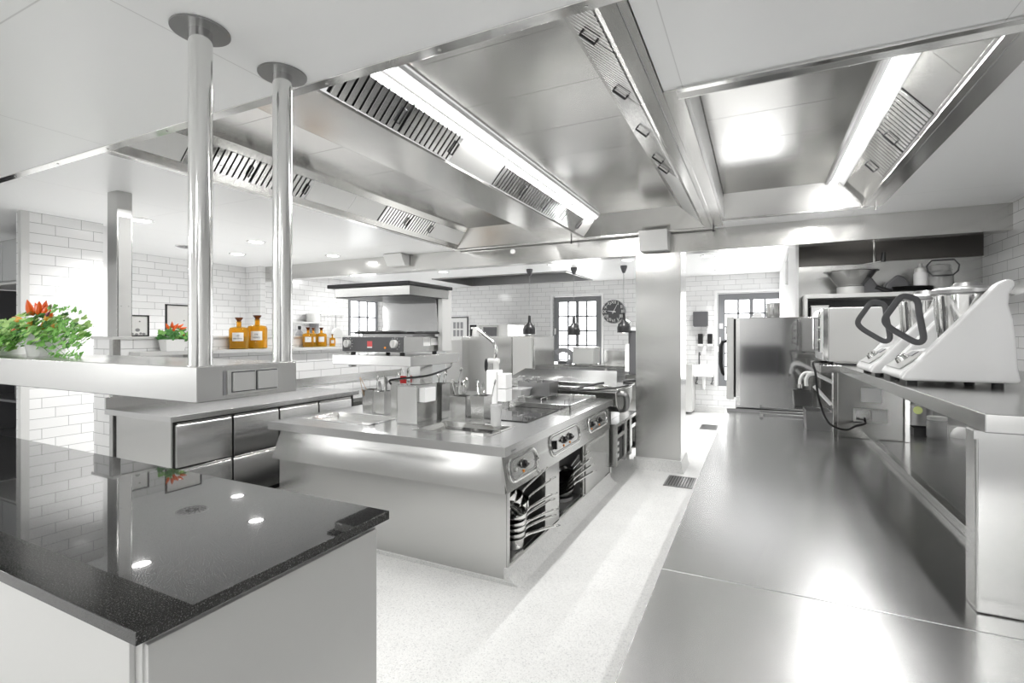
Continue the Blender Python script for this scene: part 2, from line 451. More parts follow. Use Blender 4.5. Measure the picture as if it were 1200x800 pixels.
# ------------------------------------------------------------------ windows with real glazing bars
def window(name, x0, x1, z0, z1, cols, rows, y, fw=.07, axis='y', deep=.09):
    """casement window: grey frame, bars, bright panes"""
    fr = MB()
    def bx(a, b, c, d, y0, y1):
        if axis == 'y': fr.box(a, b, y0, y1, c, d)
        else: fr.box(y0, y1, a, b, c, d)
    bx(x0, x0 + fw, z0, z1, y, y + deep); bx(x1 - fw, x1, z0, z1, y, y + deep)
    bx(x0 + fw, x1 - fw, z0, z0 + fw, y, y + deep); bx(x0 + fw, x1 - fw, z1 - fw, z1, y, y + deep)
    cw = (x1 - x0 - 2 * fw) / cols; rh = (z1 - z0 - 2 * fw) / rows
    for i in range(1, cols):
        t = .036 if (cols % 2 == 0 and i == cols // 2) else .019
        bx(x0 + fw + i * cw - t, x0 + fw + i * cw + t, z0 + fw, z1 - fw, y + .015, y + .09)
    for j in range(1, rows): bx(x0 + fw, x1 - fw, z0 + fw + j * rh - .017, z0 + fw + j * rh + .017, y + .015, y + .09)
    o = struct(name, fr, GREY_F, .003)
    g = MB()
    if axis == 'y': g.box(x0 + fw * .6, x1 - fw * .6, y + .05, y + .054, z0 + fw * .6, z1 - fw * .6)
    else: g.box(y + .05, y + .054, x0 + fw * .6, x1 - fw * .6, z0 + fw * .6, z1 - fw * .6)
    g.build('pane', DAY, o)
    h = MB()
    if axis == 'y': h.box(x0 + .02, x0 + .05, y - .03, y, (z0 + z1) / 2 - .08, (z0 + z1) / 2 + .06)
    else: h.box(y - .03, y, x1 - .05, x1 - .02, (z0 + z1) / 2 - .08, (z0 + z1) / 2 + .06)
    h.build('handle', WHITE, o)
    return o
window('window_1', W1[0] + .02, W1[1] - .02, W1[2], W1[3] - .02, 4, 4, YB + .02, .12)
window('window_2', W2[0] + .02, W2[1] - .1, W2[2], W2[3] - .02, 4, 6, YB + .02, .13)
mw = window('window_3', 8.70, 9.68, 1.22, 2.46, 3, 3, XL - .11, .07, 'x')
# white reveals round the windows
mb = MB()
for w in (W1, W2): mb.box(w[0] - .05, w[0], YB - .03, YB, w[2], w[3] + .05).box(w[1], w[1] + .05, YB - .03, YB, w[2], w[3] + .05).box(w[0], w[1], YB - .03, YB, w[3], w[3] + .05)
struct('trim_8', mb, WHITE, .003)

# ------------------------------------------------------------------ ventilated steel canopies
def filt(parent, lo, hi, t0, t1, y0, y1, n, lift=.006, handle=True):
    """grease filter of n baffles lying on the slope lo -> hi (x, z)"""
    lo, hi = Vector((lo[0], 0, lo[1])), Vector((hi[0], 0, hi[1]))
    d = hi - lo; nrm = Vector((d.z, 0, -d.x)).normalized()
    if nrm.z > 0: nrm = -nrm
    a, b = lo + d * t0, lo + d * t1
    m = MB(); w = (y1 - y0) / n
    for i in range(n):
        c = y0 + (i + .5) * w; h = w * .37
        q = [a + Vector((0, c - h, 0)), b + Vector((0, c - h, 0)), b + Vector((0, c + h, 0)), a + Vector((0, c + h, 0))]
        m.slab([p + nrm * .002 for p in q], nrm * .012)
    o = m.build('grease_filter', STEEL_POL, parent, .003, 1)
    k = MB(); q = [a + Vector((0, y0, 0)), b + Vector((0, y0, 0)), b + Vector((0, y1, 0)), a + Vector((0, y1, 0))]
    k.slab([p - nrm * .004 for p in q], -nrm * .01).build('backing', BLACK, o)
    if handle:
        c = y1 - w * .9; mid = a + (b - a) * .5; e = d.normalized() * .045
        h = MB(); h.tube([mid - e + Vector((0, c, 0)) + nrm * .014, mid - e + Vector((0, c, 0)) + nrm * .035, mid + e + Vector((0, c, 0)) + nrm * .035, mid + e + Vector((0, c, 0)) + nrm * .014], .007, 6)
        h.build('handle', BLACK, o)
    return o
def slope(m, lo, hi, t0, t1, y0, y1, th=.006, off=0.):
    lo, hi = Vector((lo[0], 0, lo[1])), Vector((hi[0], 0, hi[1]))
    d = hi - lo; nrm = Vector((d.z, 0, -d.x)).normalized()
    if nrm.z > 0: nrm = -nrm
    a, b = lo + d * t0, lo + d * t1
    m.slab([a + Vector((0, y0, 0)) + nrm * off, b + Vector((0, y0, 0)) + nrm * off, b + Vector((0, y1, 0)) + nrm * off, a + Vector((0, y1, 0)) + nrm * off], nrm * th)
def panels(m, x0, x1, y0, y1, z, n):
    for i in range(n):
        a = y0 + (y1 - y0) * i / n; b = y0 + (y1 - y0) * (i + 1) / n
        m.box(x0, x1, a + .0015, b - .0015, z, z + .012)
RZ = 3.09
Y0, Y1 = 1.70, 6.1
can = thing('extraction_canopy', 'large steel extraction canopy with filter rows over the cooking island', 'extraction canopy', (-2.1, 4, CEIL))
LL, LH = (-3.86, CEIL), (-3.62, RZ)         # left slope
ML, MH = (-1.97, CEIL), (-1.75, RZ)         # middle slope
RL, RH_ = (-.52, CEIL), (-.80, RZ)          # right slope
m = MB()
m.box(-3.91, -3.85, Y0, Y1, CEIL - .012, CEIL + .0)                       # outer lip
m.box(-3.91, -3.895, Y0, Y1, CEIL, RZ)
slope(m, LL, LH, 0, .2, Y0, Y1); slope(m, LL, LH, .8, 1.02, Y0, Y1)
m.box(-2.41, -1.985, Y0, Y1, CEIL - .006, CEIL)                           # flat underside of the middle trough
m.box(-2.416, -2.408, Y0, Y1, CEIL - .006, RZ)
m.box(-1.992, -1.965, Y0, Y1, CEIL - .014, CEIL + .004)
m.box(-.53, -.462, Y0, Y1, CEIL - .012, CEIL); m.box(-.458, -.425, Y0, Y1, CEIL - .012, CEIL)
m.box(-.427, -.335, 2.6, Y1, CEIL - .006, CEIL + .004)
m.box(-.43, -.42, Y0, Y1, CEIL, RZ)
slope(m, RL, RH_, .0, .16, Y0, Y1); slope(m, RL, RH_, .84, 1.02, Y0, Y1)
m.build('canopy_frame', STEEL_HOOD, can, .002, 1)
m = MB(); panels(m, -3.62, -2.41, Y0, Y1, RZ, 7); m.build('recess_panel', STEEL_HOOD, can, .001, 1)
m = MB(); panels(m, -1.72, -.80, Y0, Y1, RZ, 8); m.build('recess_panel', STEEL_HOOD, can, .001, 1)
m = MB(); m.slab([(-3.9, Y1 - .02, CEIL - .01), (-.43, Y1 - .02, CEIL - .01), (-.43, Y1 - .12, RZ), (-3.9, Y1 - .12, RZ)], (0, .01, 0))
m.box(-3.9, -.43, Y1 - .03, Y1 + .03, CEIL - .022, CEIL - .004)
m.build('end_panel', STEEL_HOOD, can, .001, 1)
MB().box(-3.9, -.43, Y0 - .0, Y0 + .01, CEIL, RZ).build('front_panel', STEEL_HOOD, can)
m = MB(); slope(m, ML, MH, .62, .86, Y0, Y1 - .05, .004)
m.build('lamp_reflector', WHITE, can)
m = MB(); m.cyl((-1.785, Y0 + .03, 3.052), (-1.785, Y1 - .13, 3.052), .022, seg=14)
m.build('lamp_tube', TUBE, can)
m = MB(); m.box(-1.752, -1.735, Y0, Y1 - .1, 3.06, RZ).build('lamp_housing', WHITE, can)
m = MB(); m.cyl((-2.50, Y0 + .05, 3.05), (-2.50, Y1 - .2, 3.05), .018, seg=12); m.build('lamp_tube', TUBE, can)
# left row: blank plates and two banks of filters
for lo_, hi_, t0_, t1_, ya, yb in ((LL, LH, .2, .8, Y0, 2.24), (LL, LH, .2, .8, 3.37, 3.9), (LL, LH, .2, .8, 3.905, 4.36), (LL, LH, .2, .8, 5.33, Y1), (ML, MH, .04, .62, 3.0, 3.62), (ML, MH, .04, .62, 5.72, Y1 - .05), (RL, RH_, .16, .84, 4.2, Y1 - .05)):
    m = MB(); slope(m, lo_, hi_, t0_, t1_, ya, yb, .004); m.build('blank_plate', STEEL_LT, can, .001, 1)
for a, b, n in ((2.24, 2.79, 11), (2.80, 3.36, 11), (4.37, 4.84, 10), (4.85, 5.32, 10)): filt(can, LL, LH, .2, .8, a, b, n)
for a, b, n in ((1.88, 2.42, 10), (2.43, 2.99, 11), (3.63, 4.14, 10), (4.15, 4.66, 10), (4.67, 5.18, 10), (5.19, 5.70, 10)): filt(can, ML, MH, .04, .6, a, b, n)
for a, b, n in ((1.88, 2.20, 8), (2.21, 2.78, 14), (2.79, 3.36, 14), (3.37, 3.94, 14), (3.95, 4.2, 6)): filt(can, RL, RH_, .16, .84, a, b, n)
m = MB()
for x in (-2.12, -.44): m.cyl((x, 6.06, CEIL - .012), (x, 6.06, CEIL - .06), .007, seg=8); m.cyl((x, 6.06, CEIL - .06), (x, 6.06, CEIL - .068), .013, seg=8)
m.build('drain_tap', GREY_D, can)

can2 = thing('extraction_canopy', 'smaller steel extraction canopy with one light strip over the right-hand counter', 'extraction canopy', (.4, 4.2, CEIL))
Y0b, Y1b = 2.66, 5.76
QL, QH = (.905, CEIL), (.70, RZ)
m = MB()
m.box(.90, .945, Y0b, Y1b, CEIL - .016, CEIL); m.box(.95, 1.06, Y0b, Y1b + .02, CEIL - .012, CEIL); m.box(1.04, 1.05, Y0b, Y1b, CEIL, RZ)
m.box(-.345, -.335, Y0b, Y1b, CEIL - .01, RZ)
m.box(-.345, 1.04, Y0b, Y0b + .01, CEIL, RZ)
slope(m, QL, QH, 0, .06, Y0b, Y1b)
m.build('canopy_frame', STEEL_HOOD, can2, .002, 1)
m = MB(); panels(m, -.335, .62, Y0b, Y1b, RZ, 6); m.build('recess_panel', STEEL_HOOD, can2, .001, 1)
m = MB(); m.slab([(-.33, Y1b - .02, CEIL - .01), (1.03, Y1b - .02, CEIL - .01), (1.03, Y1b - .07, RZ), (-.33, Y1b - .07, RZ)], (0, .01, 0))
m.box(-.34, 1.05, Y1b - .03, Y1b + .03, CEIL - .016, CEIL - .004); m.build('end_panel', STEEL_HOOD, can2, .001, 1)
MB().box(-.335, -.315, Y0b + .1, Y1b, CEIL + .01, RZ - .02).build('side_strip', STEEL_LT, can2)
m = MB(); slope(m, QL, QH, .78, 1.0, Y0b, Y1b - .08, .004); m.box(.60, .62, Y0b, Y1b - .08, RZ - .03, RZ); m.build('lamp_reflector', WHITE, can2)
MB().cyl((.66, Y0b + .03, 3.06), (.66, Y1b - .1, 3.06), .024, seg=14).build('lamp_tube', TUBE, can2)
for ya, yb in ((Y0b, 3.1), (3.105, 3.55), (4.82, 5.5)):
    m = MB(); slope(m, QL, QH, .06, .78, ya, yb, .004); m.build('blank_plate', STEEL_HOOD, can2, .001, 1)
for a, b, n in ((3.56, 4.18, 12), (4.2, 4.81, 12)): filt(can2, QL, QH, .06, .78, a, b, n)
m = MB(); m.cyl((1.0, 5.72, CEIL - .012), (1.0, 5.72, CEIL - .05), .012, seg=10); m.build('drain_tap', STEEL_POL, can2)

can3 = thing('extraction_canopy', 'plain grey recessed canopy at the far end, above the wall with the clock', 'extraction canopy', (-4.85, 10, CEIL))
m = MB(); a, b, c, d = -6.42, -3.3, 9.12, 10.87
m.box(a, b, c, c + .03, CEIL - .02, CEIL + .02); m.box(a, b, d - .03, d, CEIL - .02, CEIL + .38); m.box(a, a + .03, c, d, CEIL - .02, CEIL + .38); m.box(b - .03, b, c, d, CEIL - .02, CEIL + .38)
m.box(a, b, c, d, CEIL + .34, CEIL + .38)
m.build('canopy_frame', STEEL_DK, can3, .003)
MB().box(a + .5, b - .5, c + .4, d - .4, CEIL + .2, CEIL + .34).build('filter_housing', STEEL_DK, can3, .003)

# beam fittings
t = thing('junction_cover', 'beige metal box hanging on the beam above the pillar', 'cover box', (-.98, 6.05, 2.70))
p0 = atY(750, 246, 6.02); p1 = atY(783, 280, 6.02)
MB().prism([(6.19, 2.83), (5.93, 2.83), (6.0, 2.60), (6.19, 2.60)], 'x', p0.x, p1.x).build('cover', STEEL_LT, t, .003)
MB().box(p0.x + .03, p1.x - .03, 5.97, 6.0, 2.80, 2.835).build('mounting_strip', STEEL_DK, t)
t = thing('junction_cover', 'small steel box fixed under the ceiling where it meets the beam, left of centre', 'cover box', (-4.0, 6.05, 2.66))
p0 = atY(452, 296, 6.05); p1 = atY(473, 306, 6.05)
MB().prism([(6.19, 2.83), (5.98, 2.83), (6.08, 2.66), (6.19, 2.66)], 'x', p0.x, p1.x).build('cover', STEEL_LT, t, .003)
MB().box(p0.x + .02, p1.x - .02, 6.0, 6.05, 2.80, 2.838).build('mounting_strip', STEEL_DK, t)
c = atY(601, 294.5, 6.2)
tag(MB().cyl((c.x, 6.2, c.z), (c.x, 6.185, c.z), .034, seg=24).build('mounted_cover_disc', WHITE), 'small round white disc on the face of the steel beam', 'cover disc')

# ------------------------------------------------------------------ downlights and air vents
def area(name, loc, sx, sy, power, shape='DISK', rot=(0, 0, 0), col=(1, .995, .98), spread=PI):
    l = bpy.data.lights.new(name, 'AREA'); l.energy = power; l.shape = shape; l.size = sx
    if shape in ('RECTANGLE', 'ELLIPSE'): l.size_y = sy
    l.color = col; l.spread = spread
    o = bpy.data.objects.new(name, l); COL.objects.link(o); o.location = loc; o.rotation_euler = rot
    return o
DL = [(-5.9, 3.07, 'recessed ceiling downlight nearest the steel post, first of the left row'),
      (-5.92, 4.45, 'recessed ceiling downlight in the middle of the left row'),
      (-7.07, 5.0, 'recessed ceiling downlight nearest the framed prints, beside the left wall'),
      (-5.89, 5.75, 'recessed ceiling downlight of the left row closest to the steel beam'),
      (-5.5, 8.2, 'recessed ceiling downlight beyond the beam, above the grill hood'),
      (-3.2, 8.2, 'recessed ceiling downlight beyond the beam, between two hanging heat lamps'),
      (-1.9, 8.2, 'recessed ceiling downlight beyond the beam, left of the pillar'),
      (-.68, 8.3, 'recessed ceiling downlight beyond the beam, nearest the pillar on its right'),
      (-.62, 10.3, 'recessed ceiling downlight nearest the far right window')]
first = None
for x, y, lab in DL:
    if first is None:
        first = thing('ceiling_downlight', lab, 'ceiling light', (x, y, CEIL), 'recessed ceiling downlights')
        m = MB(); m.lathe((x, y, CEIL), [(.085, 0), (.115, 0), (.115, -.008), (.09, -.012), (.085, -.004)], 32, cap=False); m.build('trim_ring', WHITE, first)
        MB().cyl((x, y, CEIL + .0), (x, y, CEIL - .006), .09, seg=32).build('lens', DOWNL, first)
    else: dup(first, (x, y, CEIL), lab)
    area('downlight', (x, y, CEIL - .02), .18, 0, 14, spread=math.radians(120))
for x, y in ((-7.2, 8.2), (1.3, 7.9)): area('downlight', (x, y, CEIL - .02), .2, 0, 26)   # the same lamps, hidden by the beam
for x, y in ((-7.4, -.6), (-5.2, .0), (-5.2, -2.0), (-2.9, -.9), (-2.9, -2.4), (-.6, -1.0), (-.6, -2.4), (1.3, -1.2)):   # unseen fill lamps added under the low ceiling, behind the camera
    area('downlight', (x, y, NCEIL - .02), .3, 0, 11 if x < 0 else 6)
area('canopy_tube_light', (-1.79, 4.0, 3.02), .05, 3.9, 60, 'RECTANGLE', (0, 0, 0))
area('canopy_tube_light', (-2.50, 4.0, 3.02), .05, 3.7, 60, 'RECTANGLE', (0, 0, 0))
area('canopy_tube_light', (.66, 4.2, 3.03), .05, 2.8, 34, 'RECTANGLE', (0, 0, 0))
def vent(c, r, lab):
    t = thing('air_vent', lab, 'air vent', (c.x, c.y, CEIL))
    m = MB(); m.lathe((c.x, c.y, CEIL), [(r, 0), (r, -.006), (r - .012, -.01), (.02, -.01)], 36); m.build('face_plate', WHITE, t)
    m = MB()
    for i in range(16):
        a = 2*PI*i/16
        for r0, r1 in ((.03, .085), (.10, r - .025)):
            d = Vector((math.cos(a + (.25 if r0 > .05 else 0)), math.sin(a + (.25 if r0 > .05 else 0)), 0)); e = Vector((-d.y, d.x, 0)) * .007
            p, q = Vector((c.x, c.y, CEIL - .0105)) + d * r0, Vector((c.x, c.y, CEIL - .0105)) + Vector((math.cos(a), math.sin(a), 0)) * r1
            m.slab([p - e, q - e * 1.6, q + e * 1.6, p + e], (0, 0, -.002))
    m.build('slots', BLACK, t)
vent(atZ(225, 289, CEIL), .2, 'round swirl air vent with radial slots in the white ceiling, left side')

# ================================================================== RIGHT-HAND WORK COUNTER
t = thing('work_counter', 'long brushed steel work counter running along the right side of the kitchen', 'counter', (.6, 2.6, 0))
MB().box(-.24, 1.98, .3, 5.15, .12, .858).build('cabinet_body', STEEL, t, .003)
MB().box(-.2, 1.94, .34, 5.1, .0, .12).build('plinth', STEEL_DK, t)
MB().box(-.265, 2.0, .25, 1.587, .858, .9).build('worktop', STEEL_TOP, t, .003)
MB().box(-.265, 2.0, 1.589, 5.12, .858, .9).build('worktop', STEEL_TOP, t, .003)
MB().box(.665, .705, 1.78, 4.5, .9, .937).build('raised_rail', STEEL, t, .003)
m = MB(); m.box(-.255, .64, 5.12, 5.15, .86, .925); m.box(.02, .62, 4.98, 5.02, .9, .918); m.box(.02, .05, 4.8, 5.0, .9, .912)
m.build('end_upstand', STEEL_DK, t, .004)
# tall cooling cabinet closing the counter's end: door faces the aisle
t = thing('blast_chiller', 'tall mirror-like steel cabinet at the end of the right counter, door handle towards the aisle', 'refrigerator', (.25, 5.6, 0))
MB().box(-.18, .60, 5.2, 6.0, .45, 1.775).build('body', STEEL_MIRROR, t, .004)
MB().box(-.165, .58, 5.22, 5.98, .1, .45).build('base', STEEL, t, .003)
m = MB()
for x in (-.12, .52):
    for y in (5.27, 5.9): m.cyl((x, y, 0), (x, y, .1), .022, seg=12)
m.build('leg', STEEL_POL, t)
MB().box(-.178, -.145, 5.197, 5.2, .95, 1.77).build('edge_trim', STEEL_POL, t)
dr = MB().box(-.262, -.198, 5.22, 5.98, 1.0, 1.785).build('door', STEEL_LT, t, .006)
MB().box(-.198, -.18, 5.24, 5.96, 1.02, 1.77).build('door_seal', BLACK, t)
h = MB(); h.tube([(-.262, 5.27, 1.55), (-.30, 5.27, 1.545), (-.315, 5.27, 1.50), (-.315, 5.27, 1.33), (-.30, 5.27, 1.25), (-.285, 5.27, 1.22)], [.012, .016, .02, .02, .016, .01], 10); h.build('handle', BLACK, dr)
MB().box(-.27, -.262, 5.24, 5.3, 1.62, 1.70).build('control_panel', BLACK, dr)
tag(MB().lathe((.14, 5.5, 1.776), [(.0, 0), (.055, 0), (.06, .02), (.06, .14), (.066, .145), (.06, .146), (.0, .146)], 24).build('steel_canister', STEEL), 'steel canister standing on top of the mirror-like cabinet', 'canister')
t = thing('folded_cloths', 'small pile of white cloths on top of the mirror-like cabinet', 'cloth', (.02, 5.5, 1.775))
m = MB()
for k in range(4): m.box(-.05 + .008*k, .06 - .006*k, 5.42, 5.56, 1.777 + k*.013, 1.788 + k*.013)
m.build('cloth', WHITE_M, t, .004)

# over-shelf on its wide post
t = thing('over_shelf', 'long steel over-shelf standing above the right counter on a wide front leg', 'shelf', (.85, 3.0, .9))
SH = 1.42
m = MB(); m.prism([(.515, 1.655), (1.30, 1.655), (1.30, 4.45), (.37, 4.45), (.37, 3.80), (.485, 3.80)], 'z', SH - .048, SH); m.build('shelf_top', STEEL, t, .003)
m = MB(); m.box(.508, 1.25, 1.69, 1.765, .9, SH - .048); m.build('leg', STEEL, t, .006)
MB().box(.502, .60, 1.683, 1.69, SH - .07, SH - .048).build('bracket', STEEL, t)
m = MB(); m.box(.51, .88, 4.16, 4.36, .9, SH - .048); m.build('power_column', STEEL, t, .004)
MB().box(.885, .915, 4.15, 4.2, .9, SH - .048).build('edge_trim', STEEL_POL, t, .003)
MB().box(.478, .507, 4.13, 4.2, .9, SH - .048).build('edge_trim', STEEL_POL, t, .003)
YF_ = 4.16
def onp(u, v, Y=YF_): return atY(u, v, Y)
a, b = onp(1009, 454), onp(1033, 472)
m = MB(); m.box(a.x, b.x, 4.148, 4.16, b.z, a.z); m.build('junction_plate', WHITE, t, .003)
a, b = onp(1000, 478), onp(1040, 496)
so = MB().box(a.x, b.x, 4.152, 4.16, b.z, a.z).build('socket_plate', STEEL_LT, t, .002)
mid = (a.x + b.x) / 2
MB().slab([(a.x + .012, 4.148, b.z + .014), (mid - .006, 4.148, b.z + .014), (mid - .006, 4.125, a.z - .012), (a.x + .012, 4.148, a.z - .012)], (0, -.006, 0)).build('socket_lid', STEEL_POL, so, .001)
MB().box(mid + .006, b.x - .012, 4.144, 4.152, b.z + .01, a.z - .01).build('socket_lid', STEEL_LT, so, .002)
pl_ = Vector(((a.x + mid) / 2, 4.13, b.z))
pts = [(.44, 4.0, SH + .012), (.345, 3.93, SH + .01), (.352, 3.9, SH - .06), (.372, 3.93, 1.2), (.43, 3.98, 1.03), (.53, 4.02, .975), (.60, 4.06, 1.0), (pl_.x + .01, 4.11, b.z - .005), (pl_.x + .01, 4.125, b.z + .02)]
def smooth_pts(P, n=6):
    P = [Vector(p) for p in P]; out = []
    for i in range(len(P) - 1):
        p0, p1, p2, p3 = P[max(i-1, 0)], P[i], P[i+1], P[min(i+2, len(P)-1)]
        for k in range(n):
            s = k / n
            out.append(.5 * ((2*p1) + (p2 - p0)*s + (2*p0 - 5*p1 + 4*p2 - p3)*s*s + (3*p1 - p0 - 3*p2 + p3)*s**3))
    out.append(P[-1]); return out
MBc = MB().tube(smooth_pts(pts), .0075, 8)
tag(MBc.build('power_cord', BLACK), 'black power cord hanging from the steel oven to the socket on the power column', 'cable')
tag(MB().tube(smooth_pts([(.46, 3.86, SH + .006), (.56, 3.80, SH + .008), (.68, 3.74, SH + .01), (.78, 3.72, SH + .06), (.86, 3.78, SH + .10)]), .007, 8).build('power_cord', BLACK), 'black cable lying on the over-shelf between the oven and the white mixers', 'cable')

# oven on the over-shelf, front to the aisle
t = thing('countertop_oven', 'light steel countertop oven on the over-shelf, seen from its plain side', 'oven', (.68, 4.1, SH))
m = MB(); m.box(.425, .98, 3.89, 4.34, SH + .02, 1.795); m.build('body', STEEL_LT, t, .006)
fr = MB().box(.39, .425, 3.885, 4.345, SH + .025, 1.79).build('front_frame', STEEL_POL, t, .004)
MB().box(.378, .39, 3.99, 4.33, SH + .08, 1.775).build('door', GLASSHOB, t, .003)
MB().tube([(.378, 4.02, 1.52), (.35, 4.02, 1.52), (.35, 4.02, 1.73), (.378, 4.02, 1.73)], .007, 8).build('handle', STEEL_POL, t)
MB().box(.383, .39, 3.90, 3.975, SH + .08, 1.77).build('control_panel', WHITE, t)
m = MB()
for z in (1.58, 1.66, 1.74): m.cyl((.383, 3.935, z), (.366, 3.935, z), .017, seg=16)
m.build('knob', STEEL_POL, t)
m = MB()
for x in (.44, .94):
    for y in (3.93, 4.3): m.cyl((x, y, SH), (x, y, SH + .022), .016, seg=12)
m.build('foot', BLACK, t)

# white cooking mixers
def cook_mixer(lab):
    t = thing('cooking_mixer', lab, 'food mixer', (.7, 2.63, SH), 'white cooking mixers on the over-shelf')
    Yn, Yf = 2.45, 2.81
    prof = [(1061,448),(1056,444),(1062,436),(1080,420),(1098,402),(1113,388),(1137,365),(1158,344),(1170,332),(1181,326),(1190,328),(1191,334),(1184,344),(1183,356),(1188,372),(1192,399),(1194,430),(1198,446),(1196,452)]
    P = [atY(u, v, Yn) for u, v in prof]; W = [(p.x, max(p.z, SH + .018)) for p in P]
    m = MB(); m.prism(W, 'y', Yn, Yn + .065); o = m.build('side_housing', WHITE, t, .016, 4)
    m = MB(); m.prism(W, 'y', Yf - .065, Yf); m.build('side_housing', WHITE, t, .016, 4)
    x0 = W[0][0]; xe = W[-1][0]
    m = MB(); m.prism([(x0, SH + .018), (x0 - .02, SH + .03), (x0 - .006, SH + .055), (x0 + .10, SH + .135), (xe - .02, SH + .17), (xe, SH + .018)], 'y', Yn + .01, Yf - .01)
    m.build('base', WHITE, t, .014, 4)
    # tilted control panel with knob
    a = Vector((x0 - .004, 0, SH + .058)); b = Vector((x0 + .085, 0, SH + .128)); d = b - a; n = Vector((-d.z, 0, d.x)).normalized()
    m = MB(); m.slab([a + Vector((0, Yn + .06, 0)), b + Vector((0, Yn + .08, 0)), b + Vector((0, Yf - .08, 0)), a + Vector((0, Yf - .06, 0))], n * .006); m.build('control_panel', STEEL_LT, t, .003)
    c = a + d * .42 + Vector((0, (Yn + Yf) / 2, 0))
    k = MB(); k.cyl(c + n * .005, c + n * .024, .026, .021, 24); k.cyl(c + n * .024, c + n * .03, .012, .01, 20); k.build('knob', STEEL_POL, t, .001)
    k = MB(); cc = a + d * .8 + Vector((0, (Yn + Yf) / 2, 0)); k.slab([cc + Vector((-.012, -.04, -.009)) + n*.006, cc + Vector((.012, -.04, .009)) + n*.006, cc + Vector((.012, .04, .009)) + n*.006, cc + Vector((-.012, .04, -.009)) + n*.006], n * .003); k.build('display', GREY_M, t)
    # bowl, lid ring, clamp and handle
    cx, cy = .765, 2.63
    m = MB(); m.lathe((cx, cy, SH + .12), [(.0, 0), (.085, .0), (.095, .02), (.108, .235), (.112, .24), (.104, .24), (.09, .03), (0, .02)], 36); m.build('bowl', STEEL_POL, t)
    m = MB(); m.lathe((cx, cy, 1.778), [(.0, .0), (.112, 0), (.118, .006), (.118, .02), (.108, .028), (.055, .034), (.04, .05), (0, .05)], 36); m.build('lid', STEEL_DK, t)
    m = MB(); m.tube([(cx + .04, cy - .128, 1.788), (cx + .095, cy - .105, 1.79), (cx + .14, cy - .05, 1.80), (cx + .17, cy, 1.81)], [.016, .02, .02, .014], 12, flat=1.3); m.build('lid_clamp', STEEL_POL, t)
    H = [(1056,348),(1046,360),(1037,374),(1042,383),(1058,393),(1074,401),(1082,397),(1080,382),(1077,366),(1075,353),(1067,348)]
    q = [atY(u, v, 2.60) for u, v in H]
    q = smooth_pts([q[-1]] + q + [q[0], q[1]], 4)[4:-5]
    m = MB(); m.tube(q, .0085, 10, closed=True, flat=1.5); m.build('handle', GREY_D, t)
    m = MB()
    for x in (x0 + .03, xe - .05):
        for y in (Yn + .04, Yf - .04): m.cyl((x, y, SH), (x, y, SH + .022), .018, seg=14)
    m.build('foot', BLACK, t)
    return t
cm = cook_mixer('nearer of the two white cooking mixers, its wide flank facing the camera')
dup(cm, (.7 - .035, 2.63 + .40, SH), 'white cooking mixer half hidden behind the nearer one, next to the steel oven')

# clutter under the over-shelf
t = thing('storage_jar', 'clear round jar with a lid under the over-shelf', 'jar', (1.02, 3.05, .9))
P0 = atZ(1098, 513, .9)
t.location = (P0.x, P0.y, .9)
m = MB(); m.lathe((P0.x, P0.y, .9), [(0, 0), (.055, 0), (.058, .01), (.058, .115), (.05, .125), (.046, .125), (.053, .11), (.053, .012), (0, .008)], 28); m.build('body', PLASTIC_CL, t)
m = MB(); m.lathe((P0.x, P0.y, 1.026), [(0, 0), (.056, 0), (.056, .022), (0, .024)], 28); m.build('lid', STEEL_LT, t)
m = MB(); m.lathe((P0.x, P0.y, .91), [(0, 0), (.05, 0), (.05, .05), (0, .055)], 20); m.build('contents', GREY_M, t)
P0 = atZ(1122, 512, .9)
tag(MB().lathe((P0.x + .02, P0.y, .9), [(.0, .0), (.06, 0), (.058, .02), (.04, .055), (.022, .07), (0, .072)], 28).build('upturned_bowl', CERAM), 'white upturned bowl beside the clear jar under the over-shelf', 'bowl')
P0 = atZ(1078, 497, .9)
t = thing('spice_jar', 'dark steel pot with a pale green label under the over-shelf', 'jar', (P0.x, P0.y, .9))
m = MB(); m.lathe((P0.x, P0.y, .9), [(0, 0), (.075, 0), (.078, .01), (.078, .15), (.08, .155), (.074, .155), (.0, .15)], 28); m.build('body', STEEL_DK, t)
m = MB(); m.cyl((P0.x - .03, P0.y - .078, 1.02), (P0.x - .03, P0.y - .07, 1.02), .03, seg=18); m.build('label', GREENISH, t)
P0 = atZ(1072, 505, .9)
tag(MB().openbox(P0.x - .05, P0.x + .12, P0.y - .2, P0.y - .05, .9, .95, .003).build('baking_tray', BLACK), 'low black tray beside the power column', 'tray')
P0 = Vector((1.45, 4.5, .9))
tag(MB().openbox(P0.x + .1, P0.x + .5, P0.y + .1, P0.y + .45, .9, 1.12, .004).build('steel_container', STEEL_DK), 'dark steel container at the back under the over-shelf', 'container')
